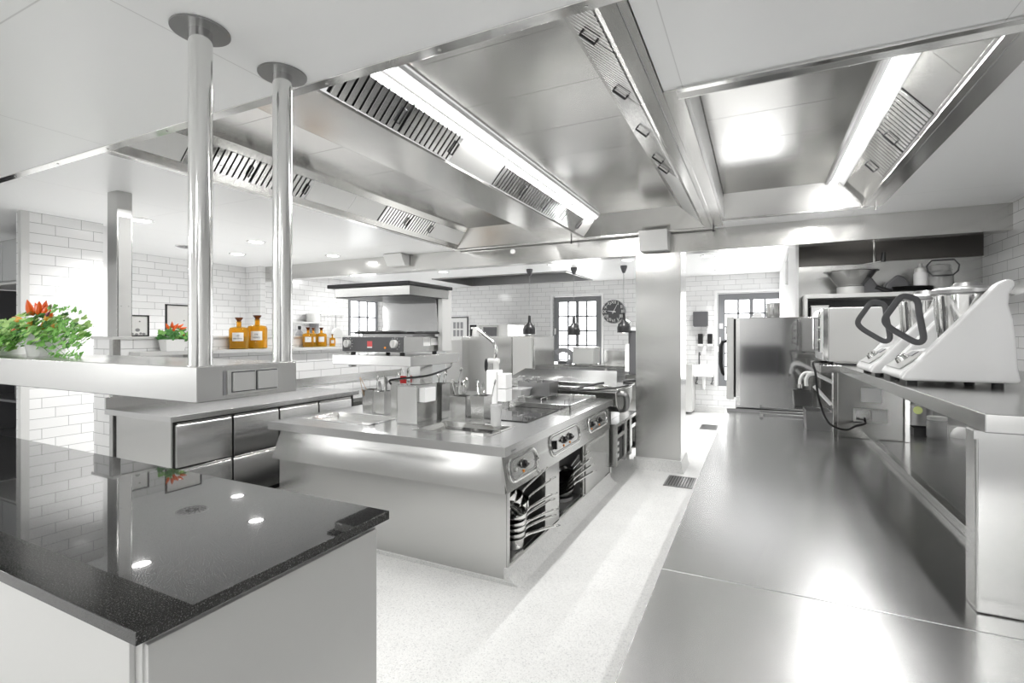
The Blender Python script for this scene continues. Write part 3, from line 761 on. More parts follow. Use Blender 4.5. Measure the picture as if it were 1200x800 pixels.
# white hose taps and dark scale behind the power column
t = thing('spray_tap', 'white curved hose of a spray tap, left of the power column', 'tap', (.5, 4.7, .9))
q = [atY(u, v, 4.6) for u, v in ((975, 448), (962, 441), (952, 437), (943, 437), (938, 443), (937, 450))]
m = MB(); m.tube(smooth_pts([tuple(p) for p in q]), .012, 10); m.build('hose', WHITE, t)
m = MB(); m.tube([q[-1], q[-1] + Vector((.0, 0, -.03))], .018, 10); m.build('spray_head', STEEL_POL, t)
m = MB(); m.cyl((.55, 4.6, .9), (.55, 4.6, 1.26), .016); m.build('riser', STEEL_POL, t)
t = thing('spray_tap', 'thick white bent tap tube just above the dark bowl, left of the power column', 'tap', (.46, 4.35, .9))
q = [atY(u, v, 4.35) for u, v in ((978, 449), (966, 443), (955, 438), (948, 439), (945, 444), (945, 452))]
m = MB(); m.tube(smooth_pts([tuple(p) for p in q]), .014, 10); m.build('hose', WHITE, t)
m = MB(); m.cyl((q[0].x, 4.35, .9), (q[0].x, 4.35, q[0].z), .015); m.build('riser', STEEL_POL, t)
P0 = Vector((.40, 4.42, .9))
tag(MB().openbox(P0.x - .07, P0.x + .1, P0.y - .05, P0.y + .2, .9, 1.04, .006, .008).build('plastic_tub', STEEL_DK), 'dark translucent tub at the foot of the power column', 'tub')
q = [atY(u, v, 4.25) for u, v in ((954, 452), (962, 461), (974, 474))]
t = thing('whisk', 'white handled whisk leaning against the power column', 'whisk', tuple(q[2]))
MB().tube([q[0], q[2]], .013, 10).build('handle', WHITE, t)
m = MB()
for k in range(4):
    s = (k - 1.5) * .02
    m.tube([q[2], q[2] + Vector((.03 + s, .02, -.04)), q[2] + Vector((.05 + s, 0, -.09))], .0015, 6)
m.build('wires', STEEL_POL, t)

# ------------------------------------------------------------------ shelf cupboard on the steel wall, with its clutter
t = thing('wall_cupboard', 'open-fronted steel wall cupboard behind the oven, inner shade put into its dark back', 'cupboard', (1.2, 6.6, 1.8))
m = MB(); m.box(.47, 1.95, 6.35, 6.9, 2.01, 2.055); m.box(.47, 1.95, 6.35, 6.9, 1.62, 1.645); m.box(.47, .50, 6.35, 6.9, 1.645, 2.01); m.box(1.92, 1.95, 6.35, 6.9, 1.645, 2.01)
m.build('carcass', STEEL_LT, t, .003)
MB().box(.50, 1.92, 6.84, 6.86, 1.645, 2.01).build('shade_back_panel', GREY_D, t)  # dark colour stands in for the shade inside the cupboard
t = thing('stock_container', 'white plastic container stacked inside the wall cupboard, left end', 'container', (.62, 6.5, 1.645))
MB().openbox(.54, .70, 6.42, 6.6, 1.646, 1.80, .005).build('body', PLASTIC_CL, t); MB().box(.535, .705, 6.415, 6.605, 1.80, 1.815).build('lid', WHITE, t, .003)
t = thing('stock_container', 'second white plastic container, on top in the left end of the wall cupboard', 'container', (.62, 6.5, 1.815))
MB().openbox(.54, .70, 6.42, 6.6, 1.816, 1.92, .005).build('body', WHITE, t); MB().box(.535, .705, 6.415, 6.605, 1.92, 1.935).build('lid', STEEL_LT, t, .003)
tag(MB().openbox(.76, 1.05, 6.42, 6.7, 1.646, 1.86, .004).build('gastro_pan', STEEL), 'steel gastro pan inside the wall cupboard above the oven', 'pan')
m = MB(); m.lathe((1.33, 6.5, 1.646), [(0, 0), (.11, 0), (.115, .24), (.12, .245), (.11, .245), (0, .02)], 28)
tag(m.build('saucepan', STEEL), 'steel pot inside the wall cupboard, above the black mixer handle', 'pot')
# on the cupboard's top
Pc = atY(997, 346, 6.55); zt = 2.056
t = thing('chinois_strainer', 'large conical steel strainer on a ring stand on top of the wall cupboard', 'strainer', (Pc.x, 6.55, zt))
m = MB(); m.lathe((Pc.x, 6.55, zt), [(.125, 0), (.13, .005), (.13, .075), (.125, .08), (.12, .075), (.12, .005)], 32, cap=False); m.build('ring_stand', STEEL_LT, t)
m = MB(); m.lathe((Pc.x, 6.55, zt + .04), [(.0, .0), (.06, .01), (.12, .04), (.235, .20), (.255, .205), (.255, .212), (.23, .208), (.11, .05), (0, .015)], 36); m.build('cone', STEEL, t)
m = MB(); m.tube([(Pc.x + .2, 6.55, zt + .25), (Pc.x + .02, 6.5, zt + .30), (Pc.x + .28, 6.5, zt + .34)], .008, 8); m.build('crank', STEEL_POL, t)
m = MB(); m.cyl((Pc.x + .28, 6.5, zt + .33), (Pc.x + .285, 6.5, zt + .43), .022, .018, 14); m.build('crank_knob', BLACK, t)
def glove(u, sx, sz, lab):
    c = atY(u, 340, 6.55)
    t = thing('rubber_glove', lab, 'glove', (c.x, 6.55, zt), 'black oven gloves on the cupboard top')
    m = MB(); m.prism([(c.x - sx, zt), (c.x - sx * .8, zt + sz * .5), (c.x - sx * .1, zt + sz), (c.x + sx * .3, zt + sz * .85), (c.x + sx * .8, zt + sz * .3), (c.x + sx * 1.1, zt)], 'y', 6.48, 6.62)
    m.build('palm', GREY_D, t, .02, 4)
    m = MB()
    for k in range(4): m.tube([(c.x + sx * .5, 6.49 + k * .035, zt + sz * .35), (c.x + sx * 1.2, 6.48 + k * .04, zt + .03), (c.x + sx * 1.6, 6.47 + k * .042, zt + .02)], [.024, .022, .014], 8)
    m.build('fingers', BLACK, t)
glove(1016, .13, .19, 'crumpled black oven glove right beside the conical strainer')
glove(1052, .14, .19, 'pointed black oven glove left of the squeeze bottle on the cupboard top')
m = MB()
for k in range(5): m.lathe((Pc.x + .52, 6.6, zt + .002 + k * .012), [(0, 0), (.2, .002), (.215, .01), (.2, .008), (0, .006)], 32)
tag(m.build('tray_lids', STEEL_DK), 'flat stack of thin steel lids behind the black gloves', 'lid', kind='stuff')
c = atY(1079, 345, 6.55)
t = thing('squeeze_bottle', 'white squeeze bottle on top of the wall cupboard', 'bottle', (c.x, 6.55, zt))
m = MB(); m.lathe((c.x, 6.55, zt), [(0, 0), (.055, 0), (.06, .02), (.06, .19), (.05, .21), (.0, .212)], 24); m.build('body', WHITE_M, t)
m = MB(); m.lathe((c.x, 6.55, zt + .21), [(0, 0), (.055, 0), (.05, .04), (.02, .05), (.014, .09), (0, .092)], 24); m.build('cap', STEEL_LT, t)
c = atY(1100, 345, 6.6)
t = thing('preserving_jar', 'clear preserving jar with a wire clip, at the right on the cupboard top', 'jar', (c.x, 6.6, zt))
m = MB(); m.lathe((c.x, 6.6, zt), [(0, 0), (.115, 0), (.12, .02), (.12, .18), (.105, .21), (.10, .21), (.112, .18), (.112, .02), (0, .012)], 28); m.build('glass', PLASTIC_CL, t)
m = MB(); q = [Vector((c.x + dx, 6.47, zt + .2 + dz)) for dx, dz in ((-.12, 0), (-.13, .06), (-.09, .115), (.09, .115), (.13, .06), (.12, 0), (.08, -.04), (-.08, -.04))]
m.tube(q, .008, 8, closed=True); m.build('wire_clip', GREY_D, t)
m = MB(); m.lathe((c.x, 6.6, zt + .212), [(0, 0), (.11, 0), (.10, .06), (0, .08)], 24); m.build('lid', PLASTIC_CL, t)
# hanging tool near the steel wall and its white lamp
c = atY(925, 322, 8.2)
t = thing('insect_lamp', 'slim white lamp hanging on two wires near the right-hand far window', 'lamp', (c.x, 8.2, c.z - .1))
m = MB(); m.box(c.x - .05, c.x + .05, 8.16, 8.24, c.z - .14, c.z + .2); m.build('housing', WHITE, t, .01)
MB().box(c.x - .02, c.x + .02, 8.15, 8.16, c.z - .12, c.z + .19).build('tube', STEEL_POL, t)
m = MB(); m.tube([(c.x - .03, 8.2, c.z + .2), (c.x - .01, 8.2, CEIL)], .003, 6); m.tube([(c.x + .03, 8.2, c.z + .2), (c.x + .01, 8.2, CEIL)], .003, 6); m.build('wire', GREY_M, t)

# ================================================================== LEFT FOREGROUND: black counter, hanging shelf
BZ = 1.0
cR = atZ(157, 740, BZ); cB = atZ(458, 598.5, BZ)
bx, by0, by1 = (cR.x + cB.x) / 2, cR.y, cB.y
t = thing('service_counter', 'steel service counter with a glossy black granite top, front left', 'counter', (-3, 1, 0))
m = MB(); m.box(-5.2, bx, by0, by1, BZ - .03, BZ); m.build('stone_top', GRANITE, t, .0015)
m = MB(); m.box(-5.15, bx - .035, by0 + .03, by1 - .03, .1, BZ - .03); m.build('carcass', STEEL_LT, t, .002)
m = MB(); m.box(-5.15, bx - .06, by0 + .018, by0 + .03, .1, BZ - .045); m.build('front_panel', STEEL_LT, t, .002)
m = MB(); m.box(bx - .038, bx - .022, by0 + .035, by1 - .04, .1, BZ - .052); m.build('side_panel', STEEL_LT, t, .002)
m = MB(); m.box(-5.1, bx - .08, by0 + .06, by1 - .06, 0, .1); m.build('plinth', STEEL_DK, t)
ST, SB = 1.5286, 1.4275
a = atZ(230.5, 430, ST); sx = a.x; hy0 = a.y; hy1 = atX(347.5, 423, sx).y
t = thing('hanging_shelf', 'thick steel shelf hung from the ceiling on two round poles above the black counter', 'shelf', (-3, 1.0, SB))
m = MB(); m.box(-4.6, sx, hy0, hy1, SB, ST); m.build('shelf_body', STEEL, t, .003)
def pole(x, y):
    m = MB(); m.cyl((x, y, ST), (x, y, NCEIL - .004), .031, seg=48); return m.build('pole', STEEL_POL, t)
for u, v in ((235, 428), (331, 422)):
    g = ray(u, 0); D_ = 1.451 if u < 300 else 1.697
    x, y = g[0] * D_, g[1] * D_
    p = pole(x, y)
    m = MB(); m.cyl((x, y, NCEIL - .001), (x, y, NCEIL - .006), .077, seg=40); m.build('ceiling_plate', STEEL_DK, p)
    m = MB(); m.cyl((x, y, ST), (x, y, ST + .003), .036, seg=32); m.build('foot_ring', STEEL_POL, p)
q = [atX(u, v, sx) for u, v in ((263, 434), (325, 430), (325, 458), (263, 466))]
y0, y1 = q[0].y, q[1].y; zz0, zz1 = SB + .014, ST - .016
so = MB().box(sx, sx + .004, y0 + .008, y1, zz0, zz1).build('socket_plate', STEEL_LT, t, .0015)
yc = (y0 + .014 + y1) / 2
for a_, b_ in ((y0 + .022, yc - .004), (yc + .006, y1 - .008)):
    MB().box(sx + .004, sx + .011, a_, b_, zz0 + .009, zz1 - .007).build('socket_lid', STEEL_LT, so, .0015)
    MB().box(sx + .003, sx + .005, a_ - .003, b_ + .003, zz0 + .006, zz1 - .004).build('seal', GREY_D, so)
MB().box(sx, sx + .003, y0 - .004, y0 + .004, zz0, zz1).build('gasket', GREY_M, so, .001)

# ------------------------------------------------------------------ plants
def leaf(m, c, s, n, tip):
    """lobed leaf, slightly folded"""
    n = n.normalized(); tip = (tip - n * tip.dot(n)).normalized(); w = n.cross(tip)
    P = [(0, 0), (.42, .12), (.5, .5), (.28, .62), (.12, .98), (0, .9), (-.12, .98), (-.28, .62), (-.5, .5), (-.42, .12)]
    vs = [m.bm.verts.new(c + tip * (y * s) + w * (x * s) + n * (abs(x) * -.25 * s)) for x, y in P]
    for tri in ((0, 1, 2, 3, 5), (3, 4, 5), (0, 5, 7, 8, 9), (5, 6, 7)):
        m.bm.faces.new([vs[i] for i in tri])
def rv(): return Vector((random.uniform(-1, 1), random.uniform(-1, 1), random.uniform(-1, 1)))
def pepper(t, c, d, s, mat):
    d = d.normalized(); m = MB()
    P = [c + d * (s * k) for k in (0, .12, .35, .6, .82, 1.0)]
    m.tube(P, [s*.10, s*.2, s*.22, s*.17, s*.09, s*.01], 8); o = m.build('pepper', mat, t)
    return o
def pot(t, x, y, z, r, h):
    m = MB(); m.lathe((x, y, z), [(0, 0), (r * .78, 0), (r * .8, .004), (r, h), (r * .94, h), (r * .74, .012), (0, .01)], 32); m.build('pot', CERAM, t)
    MB().cyl((x, y, z + h * .6), (x, y, z + h * .88), r * .84, r * .88, 24).build('soil', SOIL, t)
random.seed(11)
# main planter
p0x, p0y = atY(54, 400, 1.04).x, 1.04
t = thing('potted_pepper_ivy', 'white pot of trailing green ivy with orange ornamental peppers on the hanging shelf', 'plant', (p0x, p0y, ST))
PA = t; pot(t, p0x, p0y, ST, .1, .13)
for nm, mat, n in (('ivy_leaves', LEAF, 330), ('ivy_leaves', LEAF_L, 300), ('ivy_leaves', LEAF_D, 80)):
    m = MB()
    for i in range(n):
        while True:
            v = rv()
            if v.length < 1: break
        c = Vector((p0x - .04 + v.x * .36, p0y + v.y * .19, ST + .145 + v.z * .085 - .05 * abs(v.x) + (.03 if mat is LEAF_L else 0)))
        if random.random() < .30: c = Vector((p0x - .22 + random.uniform(-.26, .16), p0y - .14 + random.uniform(-.04, .05), ST + random.uniform(.03, .14)))
        if c.z < ST + .012: c.z = ST + .012 + random.random() * .02
        leaf(m, c, random.uniform(.026, .048), Vector((random.uniform(-.5, .5), -.7 + random.uniform(-.5, .5), .8)), rv())
    m.build(nm, mat, t, smooth=0)
tr = MB(); st = MB()
for (dx, dz, L, ph) in ((.14, .10, .34, 0), (.12, .06, .42, 1), (.1, .02, .46, 2), (.14, .15, .40, 3), (.1, .0, .36, 4), (-.05, -.02, .34, 5), (.1, .1, .44, 1.5)):
    pts = []
    for k in range(9):
        s = k / 8
        x = p0x + dx + L * s; z = ST + .12 + dz - (.10 + .02 * ph) * s * s * (1.1 if ph != 3 else .2); z = max(z, ST + .012)
        pts.append(Vector((x, p0y - .06 + .03 * math.sin(ph + s * 3), z)))
    st.tube(pts, .0012, 5)
    for p in pts[2:]:
        for _ in range(3): leaf(tr, p + rv() * .012, random.uniform(.02, .034), Vector((0, -1, .6)) + rv() * .4, rv())
st.build('stem', LEAF_D, t); tr.build('trailing_leaves', LEAF, t, smooth=0)
m = MB()
for i in range(60):
    leaf(m, Vector((p0x - .02 + random.uniform(-.1, .12), p0y + random.uniform(-.06, .06), ST + .2 + random.uniform(-.03, .05))), random.uniform(.03, .055), Vector((0, -.6, 1)) + rv() * .5, rv())
m.build('pepper_leaves', LEAF_D, t, smooth=0)
for dx, dz, ang, s, mat in ((-.02, .235, 95, .085, PEP_O), (-.06, .235, 130, .085, PEP_O), (.03, .235, 60, .085, PEP_O), (.06, .23, 42, .075, PEP_O), (.01, .25, 70, .07, PEP_O), (-.04, .24, 110, .07, PEP_O), (.10, .205, 40, .085, PEP_O), (.11, .20, 55, .07, PEP_Y),
                           (-.14, .20, 165, .085, PEP_Y), (-.12, .185, 150, .07, PEP_Y), (-.20, .165, 175, .09, PEP_O), (-.22, .145, 190, .08, PEP_O), (-.12, .155, 100, .06, PEP_Y), (-.06, .16, 75, .06, PEP_Y), (.0, .15, 80, .05, PEP_Y), (.12, .165, 20, .06, PEP_Y), (.06, .26, 40, .05, PEP_P), (.13, .225, 30, .045, PEP_P)):
    a = math.radians(ang)
    pepper(t, Vector((p0x + dx, p0y - .03 + random.uniform(-.03, .03), ST + dz)), Vector((math.cos(a), random.uniform(-.2, .1), math.sin(a))), s, mat)
SX2 = atY(8, 400, 1.04).x
t = thing('potted_ivy', 'second white pot of ivy, cut by the left edge of the photo', 'plant', (SX2, 1.04, ST))
PB_ = t; pot(t, SX2, 1.04, ST, .11, .12)
for mat, n in ((LEAF, 200), (LEAF_L, 150)):
    m = MB()
    for i in range(n):
        while True:
            v = rv()
            if v.length < 1: break
        leaf(m, Vector((SX2 - .02 + v.x * .24, 1.02 + v.y * .17, ST + .14 + v.z * .07)), random.uniform(.026, .046), Vector((random.uniform(-.5, .5), -.8, .7)), rv())
    m.build('ivy_leaves', mat, t, smooth=0)

for o_ in (PA, PB_): o_.scale = (.74, .74, .74)
# ------------------------------------------------------------------ steel post standing on the ledge
a = atX(137, 393, HX); b = atX(155, 393, HX)
t = thing('steel_post', 'square steel post between the half-wall ledge and the ceiling', 'post', (HX - .07, (a.y + b.y) / 2, 1.6))
m = MB(); m.box(HX - .15, HX, a.y, b.y, 1.6, CEIL); m.build('casing', STEEL, t, .003)
m = MB(); m.box(HX, HX + .003, a.y + .012, b.y - .008, 1.6, 2.62); m.build('cover_plate', STEEL_LT, t, .001)
m = MB()
for y in (a.y + .03, b.y - .03): m.cyl((HX + .003, y, 1.86), (HX + .006, y, 1.86), .004, seg=10)
m.build('screw', STEEL_DK, t)

# ------------------------------------------------------------------ refrigerated drawer counter
CXF, CZ = -3.97, 1.0
cy0, cy1 = 2.285, 4.2
t = thing('drawer_counter', 'refrigerated steel counter with two rows of drawers against the half wall', 'counter', (-4.4, 3.2, 0))
m = MB(); m.box(HX + .002, CXF + .02, cy0 - .03, cy1 + .04, CZ - .045, CZ); m.build('worktop', STEEL_TOP, t, .003)
m = MB(); m.box(HX + .002, HX + .025, cy0 - .03, 6.1, CZ, CZ + .095); m.build('upstand', STEEL, t, .003)
m = MB(); m.box(HX + .12, CXF - .03, cy0, cy1, .16, CZ - .05); m.build('carcass', STEEL, t, .003)
m = MB(); m.box(CXF - .03, CXF - .024, cy0 + .015, cy1 - .01, .2, CZ - .052); m.build('front_gap', BLACK, t)
m = MB()
for x in (HX + .2, CXF - .1):
    for y in (cy0 + .08, cy1 - .08): m.cyl((x, y, 0), (x, y, .16), .022, seg=14)
m.build('leg', STEEL_POL, t)
yy = [2.30, 2.768, 3.225, 3.69, 4.15]
for i in range(4):
    for z0, z1 in ((.60, .93), (.245, .575)):
        m = MB(); m.prism([(CXF - .024, z0), (CXF + .006, z0), (CXF + .006, z1 - .022), (CXF - .006, z1 - .004), (CXF - .024, z1 - .004)], 'y', yy[i] + .006, yy[i+1] - .012)
        d = m.build('drawer', STEEL_TOP, t, .002, 1)
        m = MB(); m.prism([(CXF - .024, z1 - .004), (CXF - .0, z1 - .002), (CXF + .004, z1 + .006), (CXF - .0, z1 + .014), (CXF - .024, z1 + .014)], 'y', yy[i] + .014, yy[i+1] - .018); m.build('handle', STEEL_POL, d, .001, 1)
# second run of worktop beyond, up to the beam
t = thing('prep_counter', 'steel prep counter beyond the drawer counter, along the half wall', 'counter', (-4.45, 5.1, 0))
m = MB(); m.box(HX + .03, CXF - .1, cy1 + .05, 6.1, .86, .9); m.build('worktop', STEEL_TOP, t, .003)
m = MB(); m.box(HX + .1, CXF - .14, cy1 + .1, 6.05, .15, .86); m.build('carcass', STEEL, t, .003)
m = MB()
for y in (cy1 + .2, 6.0): m.cyl((CXF - .25, y, 0), (CXF - .25, y, .15), .022, seg=12)
m.build('leg', STEEL_POL, t)
# bottle shelf on the half wall
BS = 1.468
t = thing('bottle_shelf', 'narrow steel wall shelf on the half wall carrying the amber bottles', 'shelf', (HX + .08, 4.1, BS - .035))
m = MB(); m.box(HX, HX + .17, 2.44, 6.0, BS - .035, BS); m.build('shelf_board', STEEL_LT, t, .002)
m = MB()
for y in (2.9, 3.9, 5.0): m.prism([(HX, BS - .035), (HX + .12, BS - .035), (HX, BS - .12)], 'y', y - .008, y + .008)
m.build('bracket', STEEL, t)
# amber apothecary bottles
def apothecary(loc, r, h, lab, grp, lines=()):
    x, y, z = loc
    t = thing('apothecary_bottle', lab, 'bottle', loc, grp)
    hb = h * .70
    m = MB(); m.lathe((x, y, z), [(0, .003), (r * .9, 0), (r, .01), (r, hb - r * .32), (r * .88, hb - r * .1), (r * .5, hb), (r * .25, hb + .005), (r * .24, h * .84), (r * .30, h * .85),
                                  (r * .30, h * .87), (r * .2, h * .87), (r * .2, hb), (r * .45, hb - .008), (r * .84, hb - r * .14), (r * .95, hb - r * .36), (r * .95, .014), (0, .012)], 36)
    m.build('glass', AMBER, t)
    m = MB(); m.lathe((x, y, z + h * .84), [(0, 0), (r * .19, 0), (r * .2, h * .04), (r * .36, h * .11), (r * .42, h * .13), (r * .42, h * .155), (r * .2, h * .16), (0, h * .16)], 24); m.build('stopper', AMBER_D, t)
    # paper label wrapped on the side facing the kitchen
    m = MB(); a0 = math.radians(-42); w = math.radians(66 if lines else 60); n = 12
    lo, hi = [], []
    for k in range(n + 1):
        a = a0 - w / 2 + w * k / n
        lo.append(m.bm.verts.new((x + math.cos(a) * (r + .0012), y + math.sin(a) * (r + .0012), z + hb * .36)))
        hi.append(m.bm.verts.new((x + math.cos(a) * (r + .0012), y + math.sin(a) * (r + .0012), z + hb * .74)))
    for k in range(n): m.bm.faces.new((lo[k], lo[k+1], hi[k+1], hi[k]))
    lb = m.build('label', PAPER, t)
    for i, s in enumerate(lines):
        text('lettering', s, h * .062, BLACK, lb, (x + math.cos(a0) * (r + .003), y + math.sin(a0) * (r + .003), z + hb * (.60 - .13 * i)), (PI / 2, 0, a0 + PI / 2), .0003)
    return t
g1 = 'large amber apothecary bottles'
def bpos(u, x): p = atX(u, 400, x); return (x, p.y, BS)
xb = HX + .09
apothecary(bpos(280, xb), .092, .325, 'large amber apothecary bottle with a white two-line label, the shorter of the big pair', None, ('LES', 'MENTHA'))
apothecary(bpos(301.5, xb), .098, .355, 'tallest amber apothecary bottle with a white label, right of its slightly shorter twin', None, ('STE', 'NEREO'))
apothecary(bpos(361, xb), .062, .235, 'amber bottle with a square label, front left of the small bottle group', None, ('A',))
apothecary(bpos(367, xb - .045), .050, .232, 'amber bottle squeezed in the middle of the small bottle group', None)
apothecary(bpos(376.5, xb), .064, .235, 'amber bottle with a round white label, right of the small bottle group', None)
apothecary(bpos(389.5, xb), .036, .155, 'smallest amber bottle, standing alone at the right end of the shelf', None)
# objects on the ledge
LZ = 1.6
def picture(name, lab, x, y0, y1, h, marks):
    t = thing(name, lab, 'picture', (x, (y0 + y1) / 2, LZ))
    b = .012
    fr = MB(); fr.box(x - .012, x + .008, y0, y0 + b, LZ, LZ + h); fr.box(x - .012, x + .008, y1 - b, y1, LZ, LZ + h); fr.box(x - .012, x + .008, y0, y1, LZ, LZ + b); fr.box(x - .012, x + .008, y0, y1, LZ + h - b, LZ + h)
    fr.build('frame', BLACK, t, .001)
    MB().box(x - .008, x, y0 + b, y1 - b, LZ + b, LZ + h - b).build('print', PAPER, t)
    for (a, c, s) in marks: MB().ell((x + .0005, y0 + (y1 - y0) * a, LZ + h * c), .0015, s, s * .8, 8, 6).build('ink_mark', GREY_M, t)
    return t
a = atX(150, 380, -5.06); b = atX(174.5, 380, -5.06)
picture('framed_print', 'small black-framed print on the ledge right beside the steel post', -5.06, a.y, b.y, .195, ((.2, .12, .012), (.4, .1, .014), (.6, .14, .012), (.75, .12, .014), (.45, .3, .02), (.55, .7, .008)))
a = atX(194, 380, -5.1); b = atX(236, 380, -5.1)
picture('framed_print', 'larger black-framed print on the ledge behind the little pepper plant', -5.1, a.y, b.y, .31, ((.5, .5, .008), (.45, .12, .014), (.6, .13, .012), (.7, .16, .014), (.8, .1, .012), (.66, .24, .008)))
a = atX(202, 400, xb)
random.seed(5)
t = thing('potted_pepper_plant', 'small ornamental pepper plant in a white planter on the bottle shelf', 'plant', (xb, a.y, BS))
MB().openbox(xb - .06, xb + .065, a.y - .09, a.y + .09, BS, BS + .105, .006, .012).build('planter', CERAM, t, .003)
MB().box(xb - .052, xb + .056, a.y - .08, a.y + .08, BS + .06, BS + .09).build('soil', SOIL, t)
for mat, n in ((LEAF_D, 60), (LEAF, 25)):
    m = MB()
    for i in range(n): leaf(m, Vector((xb + random.uniform(-.05, .08), a.y + random.uniform(-.09, .10), BS + .12 + random.uniform(-.02, .08))), random.uniform(.03, .055), Vector((.7, -.5, .6)) + rv() * .6, rv())
    m.build('leaves', mat, t, smooth=0)
for dy, dz, ang in ((-.05, .2, 120), (-.02, .21, 95), (.0, .2, 60), (.03, .21, 40), (.05, .2, 15), (.06, .16, -30), (-.01, .18, 80), (.09, .13, -50)):
    q = math.radians(ang); pepper(t, Vector((xb + .03, a.y + dy, BS + dz)), Vector((.2, math.cos(q), math.sin(q))), .06, PEP_O)
a = atX(351, 390, -5.0)
t = thing('glass_bottle', 'grey bottle with a dark stopper on the ledge left of the amber bottles', 'bottle', (-5.0, a.y, LZ))
m = MB(); m.lathe((-5.0, a.y, LZ), [(0, 0), (.05, 0), (.052, .02), (.03, .055), (.015, .07), (.015, .08), (0, .08)], 24); m.build('glass', GREY_M, t)
m = MB(); m.lathe((-5.0, a.y, LZ + .075), [(0, 0), (.014, 0), (.02, .02), (.018, .045), (0, .046)], 16); m.build('stopper', BLACK, t)

# ------------------------------------------------------------------ cupboards at the far left edge
t = thing('wall_cupboard', 'grey two-door wall cupboard at the left edge, behind the tiled partition', 'cupboard', (-7.2, 2.75, 1.9))
zc0, zc1 = atY(5, 332, 2.5).z, atY(5, 284, 2.5).z
m = MB(); m.box(-8.2, -6.67, 2.5, 2.99, zc0, zc1 + .02); m.build('carcass', GREY_CUP, t, .003)
for x0, x1 in ((-8.19, -7.42), (-7.41, -6.81), (-6.80, -6.68)):
    d = MB().box(x0, x1, 2.48, 2.5, zc0 + .02, zc1).build('door', GREY_CUP, t, .003)
    if x1 > -7: continue
    m = MB(); m.tube([(x1 - .05, 2.48, zc0 + .1), (x1 - .05, 2.455, zc0 + .1), (x1 - .05, 2.455, zc0 + .22), (x1 - .05, 2.48, zc0 + .22)], .005, 6); m.build('handle', STEEL_DK, d)
MB().box(-8.2, -6.67, 2.47, 2.99, zc0 - .02, zc0).build('light_rail', STEEL_LT, t, .002)
t = thing('open_cabinet', 'dark open cabinet under the grey wall cupboard at the left edge', 'cabinet', (-7.3, 2.7, 0))
m = MB(); m.box(-8.2, -6.68, 2.5, 2.98, .0, .08); m.box(-8.2, -6.68, 2.95, 2.98, .08, zc0 - .03); m.box(-6.70, -6.68, 2.5, 2.95, .08, zc0 - .03); m.box(-8.2, -8.17, 2.5, 2.95, .08, zc0 - .03)
for z in (.45, .88, 1.3): m.box(-8.17, -6.70, 2.5, 2.95, z, z + .025)
m.box(-6.98, -6.96, 2.5, 2.95, 1.325, zc0 - .03)
m.build('carcass', GREY_D, t, .002)
for i, (x, z, w, h) in enumerate(((-6.86, 1.325, .15, .2), (-7.15, 1.325, .2, .3), (-6.85, .905, .2, .3), (-7.2, .905, .3, .22))):
    labs = ('dark storage box on the top shelf of the open cabinet, by the partition', 'tall dark storage box on the top shelf of the open cabinet, left of the divider', 'dark storage box on the middle shelf of the open cabinet, by the partition', 'wide dark storage box on the middle shelf of the open cabinet')
    tag(MB().openbox(x - w/2, x + w/2, 2.56, 2.86, z + .001, z + h, .006).build('storage_box', GREY_D, bev=.003), labs[i], 'box')
t = thing('linen_stack', 'stack of folded white cloths on a low shelf of the open cabinet', 'cloth', (-6.95, 2.7, .475))
m = MB()
for k in range(7): m.box(-7.12 + random.uniform(-.01, .01), -6.78, 2.54, 2.86, .477 + k * .03, .502 + k * .03)
m.build('folded_cloths', WHITE_M, t, .008)

# ================================================================== COOKING ISLAND
IX0, IX1, IY0, IY1 = -3.63, -1.435, 2.836, 5.5
SX = -1.455
t = thing('cooking_island', 'large steel cooking island with control knobs and open pan shelves', 'cooking range', (-2.5, 4.1, 0))
W1_ = (-3.48, -2.77, 3.08, 3.46); W2_ = (-2.32, -1.71, 3.09, 3.50)
m = MB(); plate(m, IX0, IX1, IY0, IY1, .838, .9, [W1_, W2_]); m.build('worktop', STEEL_TOP, t)
for w in (W1_, W2_):
    m = MB(); m.openbox(w[0] - .002, w[1] + .002, w[2] - .002, w[3] + .002, .862, .9005, .004, .02); m.build('sunk_basin', STEEL_POL, t)
    m = MB(); z = .9005
    for a, b, c, d in ((w[0]-.02, w[1]+.02, w[2]-.02, w[2]), (w[0]-.02, w[1]+.02, w[3], w[3]+.02), (w[0]-.02, w[0], w[2], w[3]), (w[1], w[1]+.02, w[2], w[3])): m.box(a, b, c, d, z, z + .004)
    m.build('basin_rim', STEEL_POL, t, .0015, 1)
m = MB(); m.slab([(IX0 + .05, 2.93, .835), (SX - .04, 2.93, .835), (SX + .005, 2.868, .59), (IX0 - .0, 2.868, .59)], (0, .02, 0)); m.build('front_apron', STEEL, t, .003)
m = MB(); m.box(IX0 + .06, SX - .05, 2.95, 5.44, .80, .838); m.build('top_frame', STEEL_DK, t)
m = MB(); m.box(IX0 + .04, SX - .01, 2.915, 2.95, .01, .60); m.box(IX0 + .04, IX0 + .07, 2.95, 5.4, .01, .80); m.box(IX0 + .04, SX - .01, 5.38, 5.42, .01, .80)
m.build('side_panel', STEEL, t, .003)
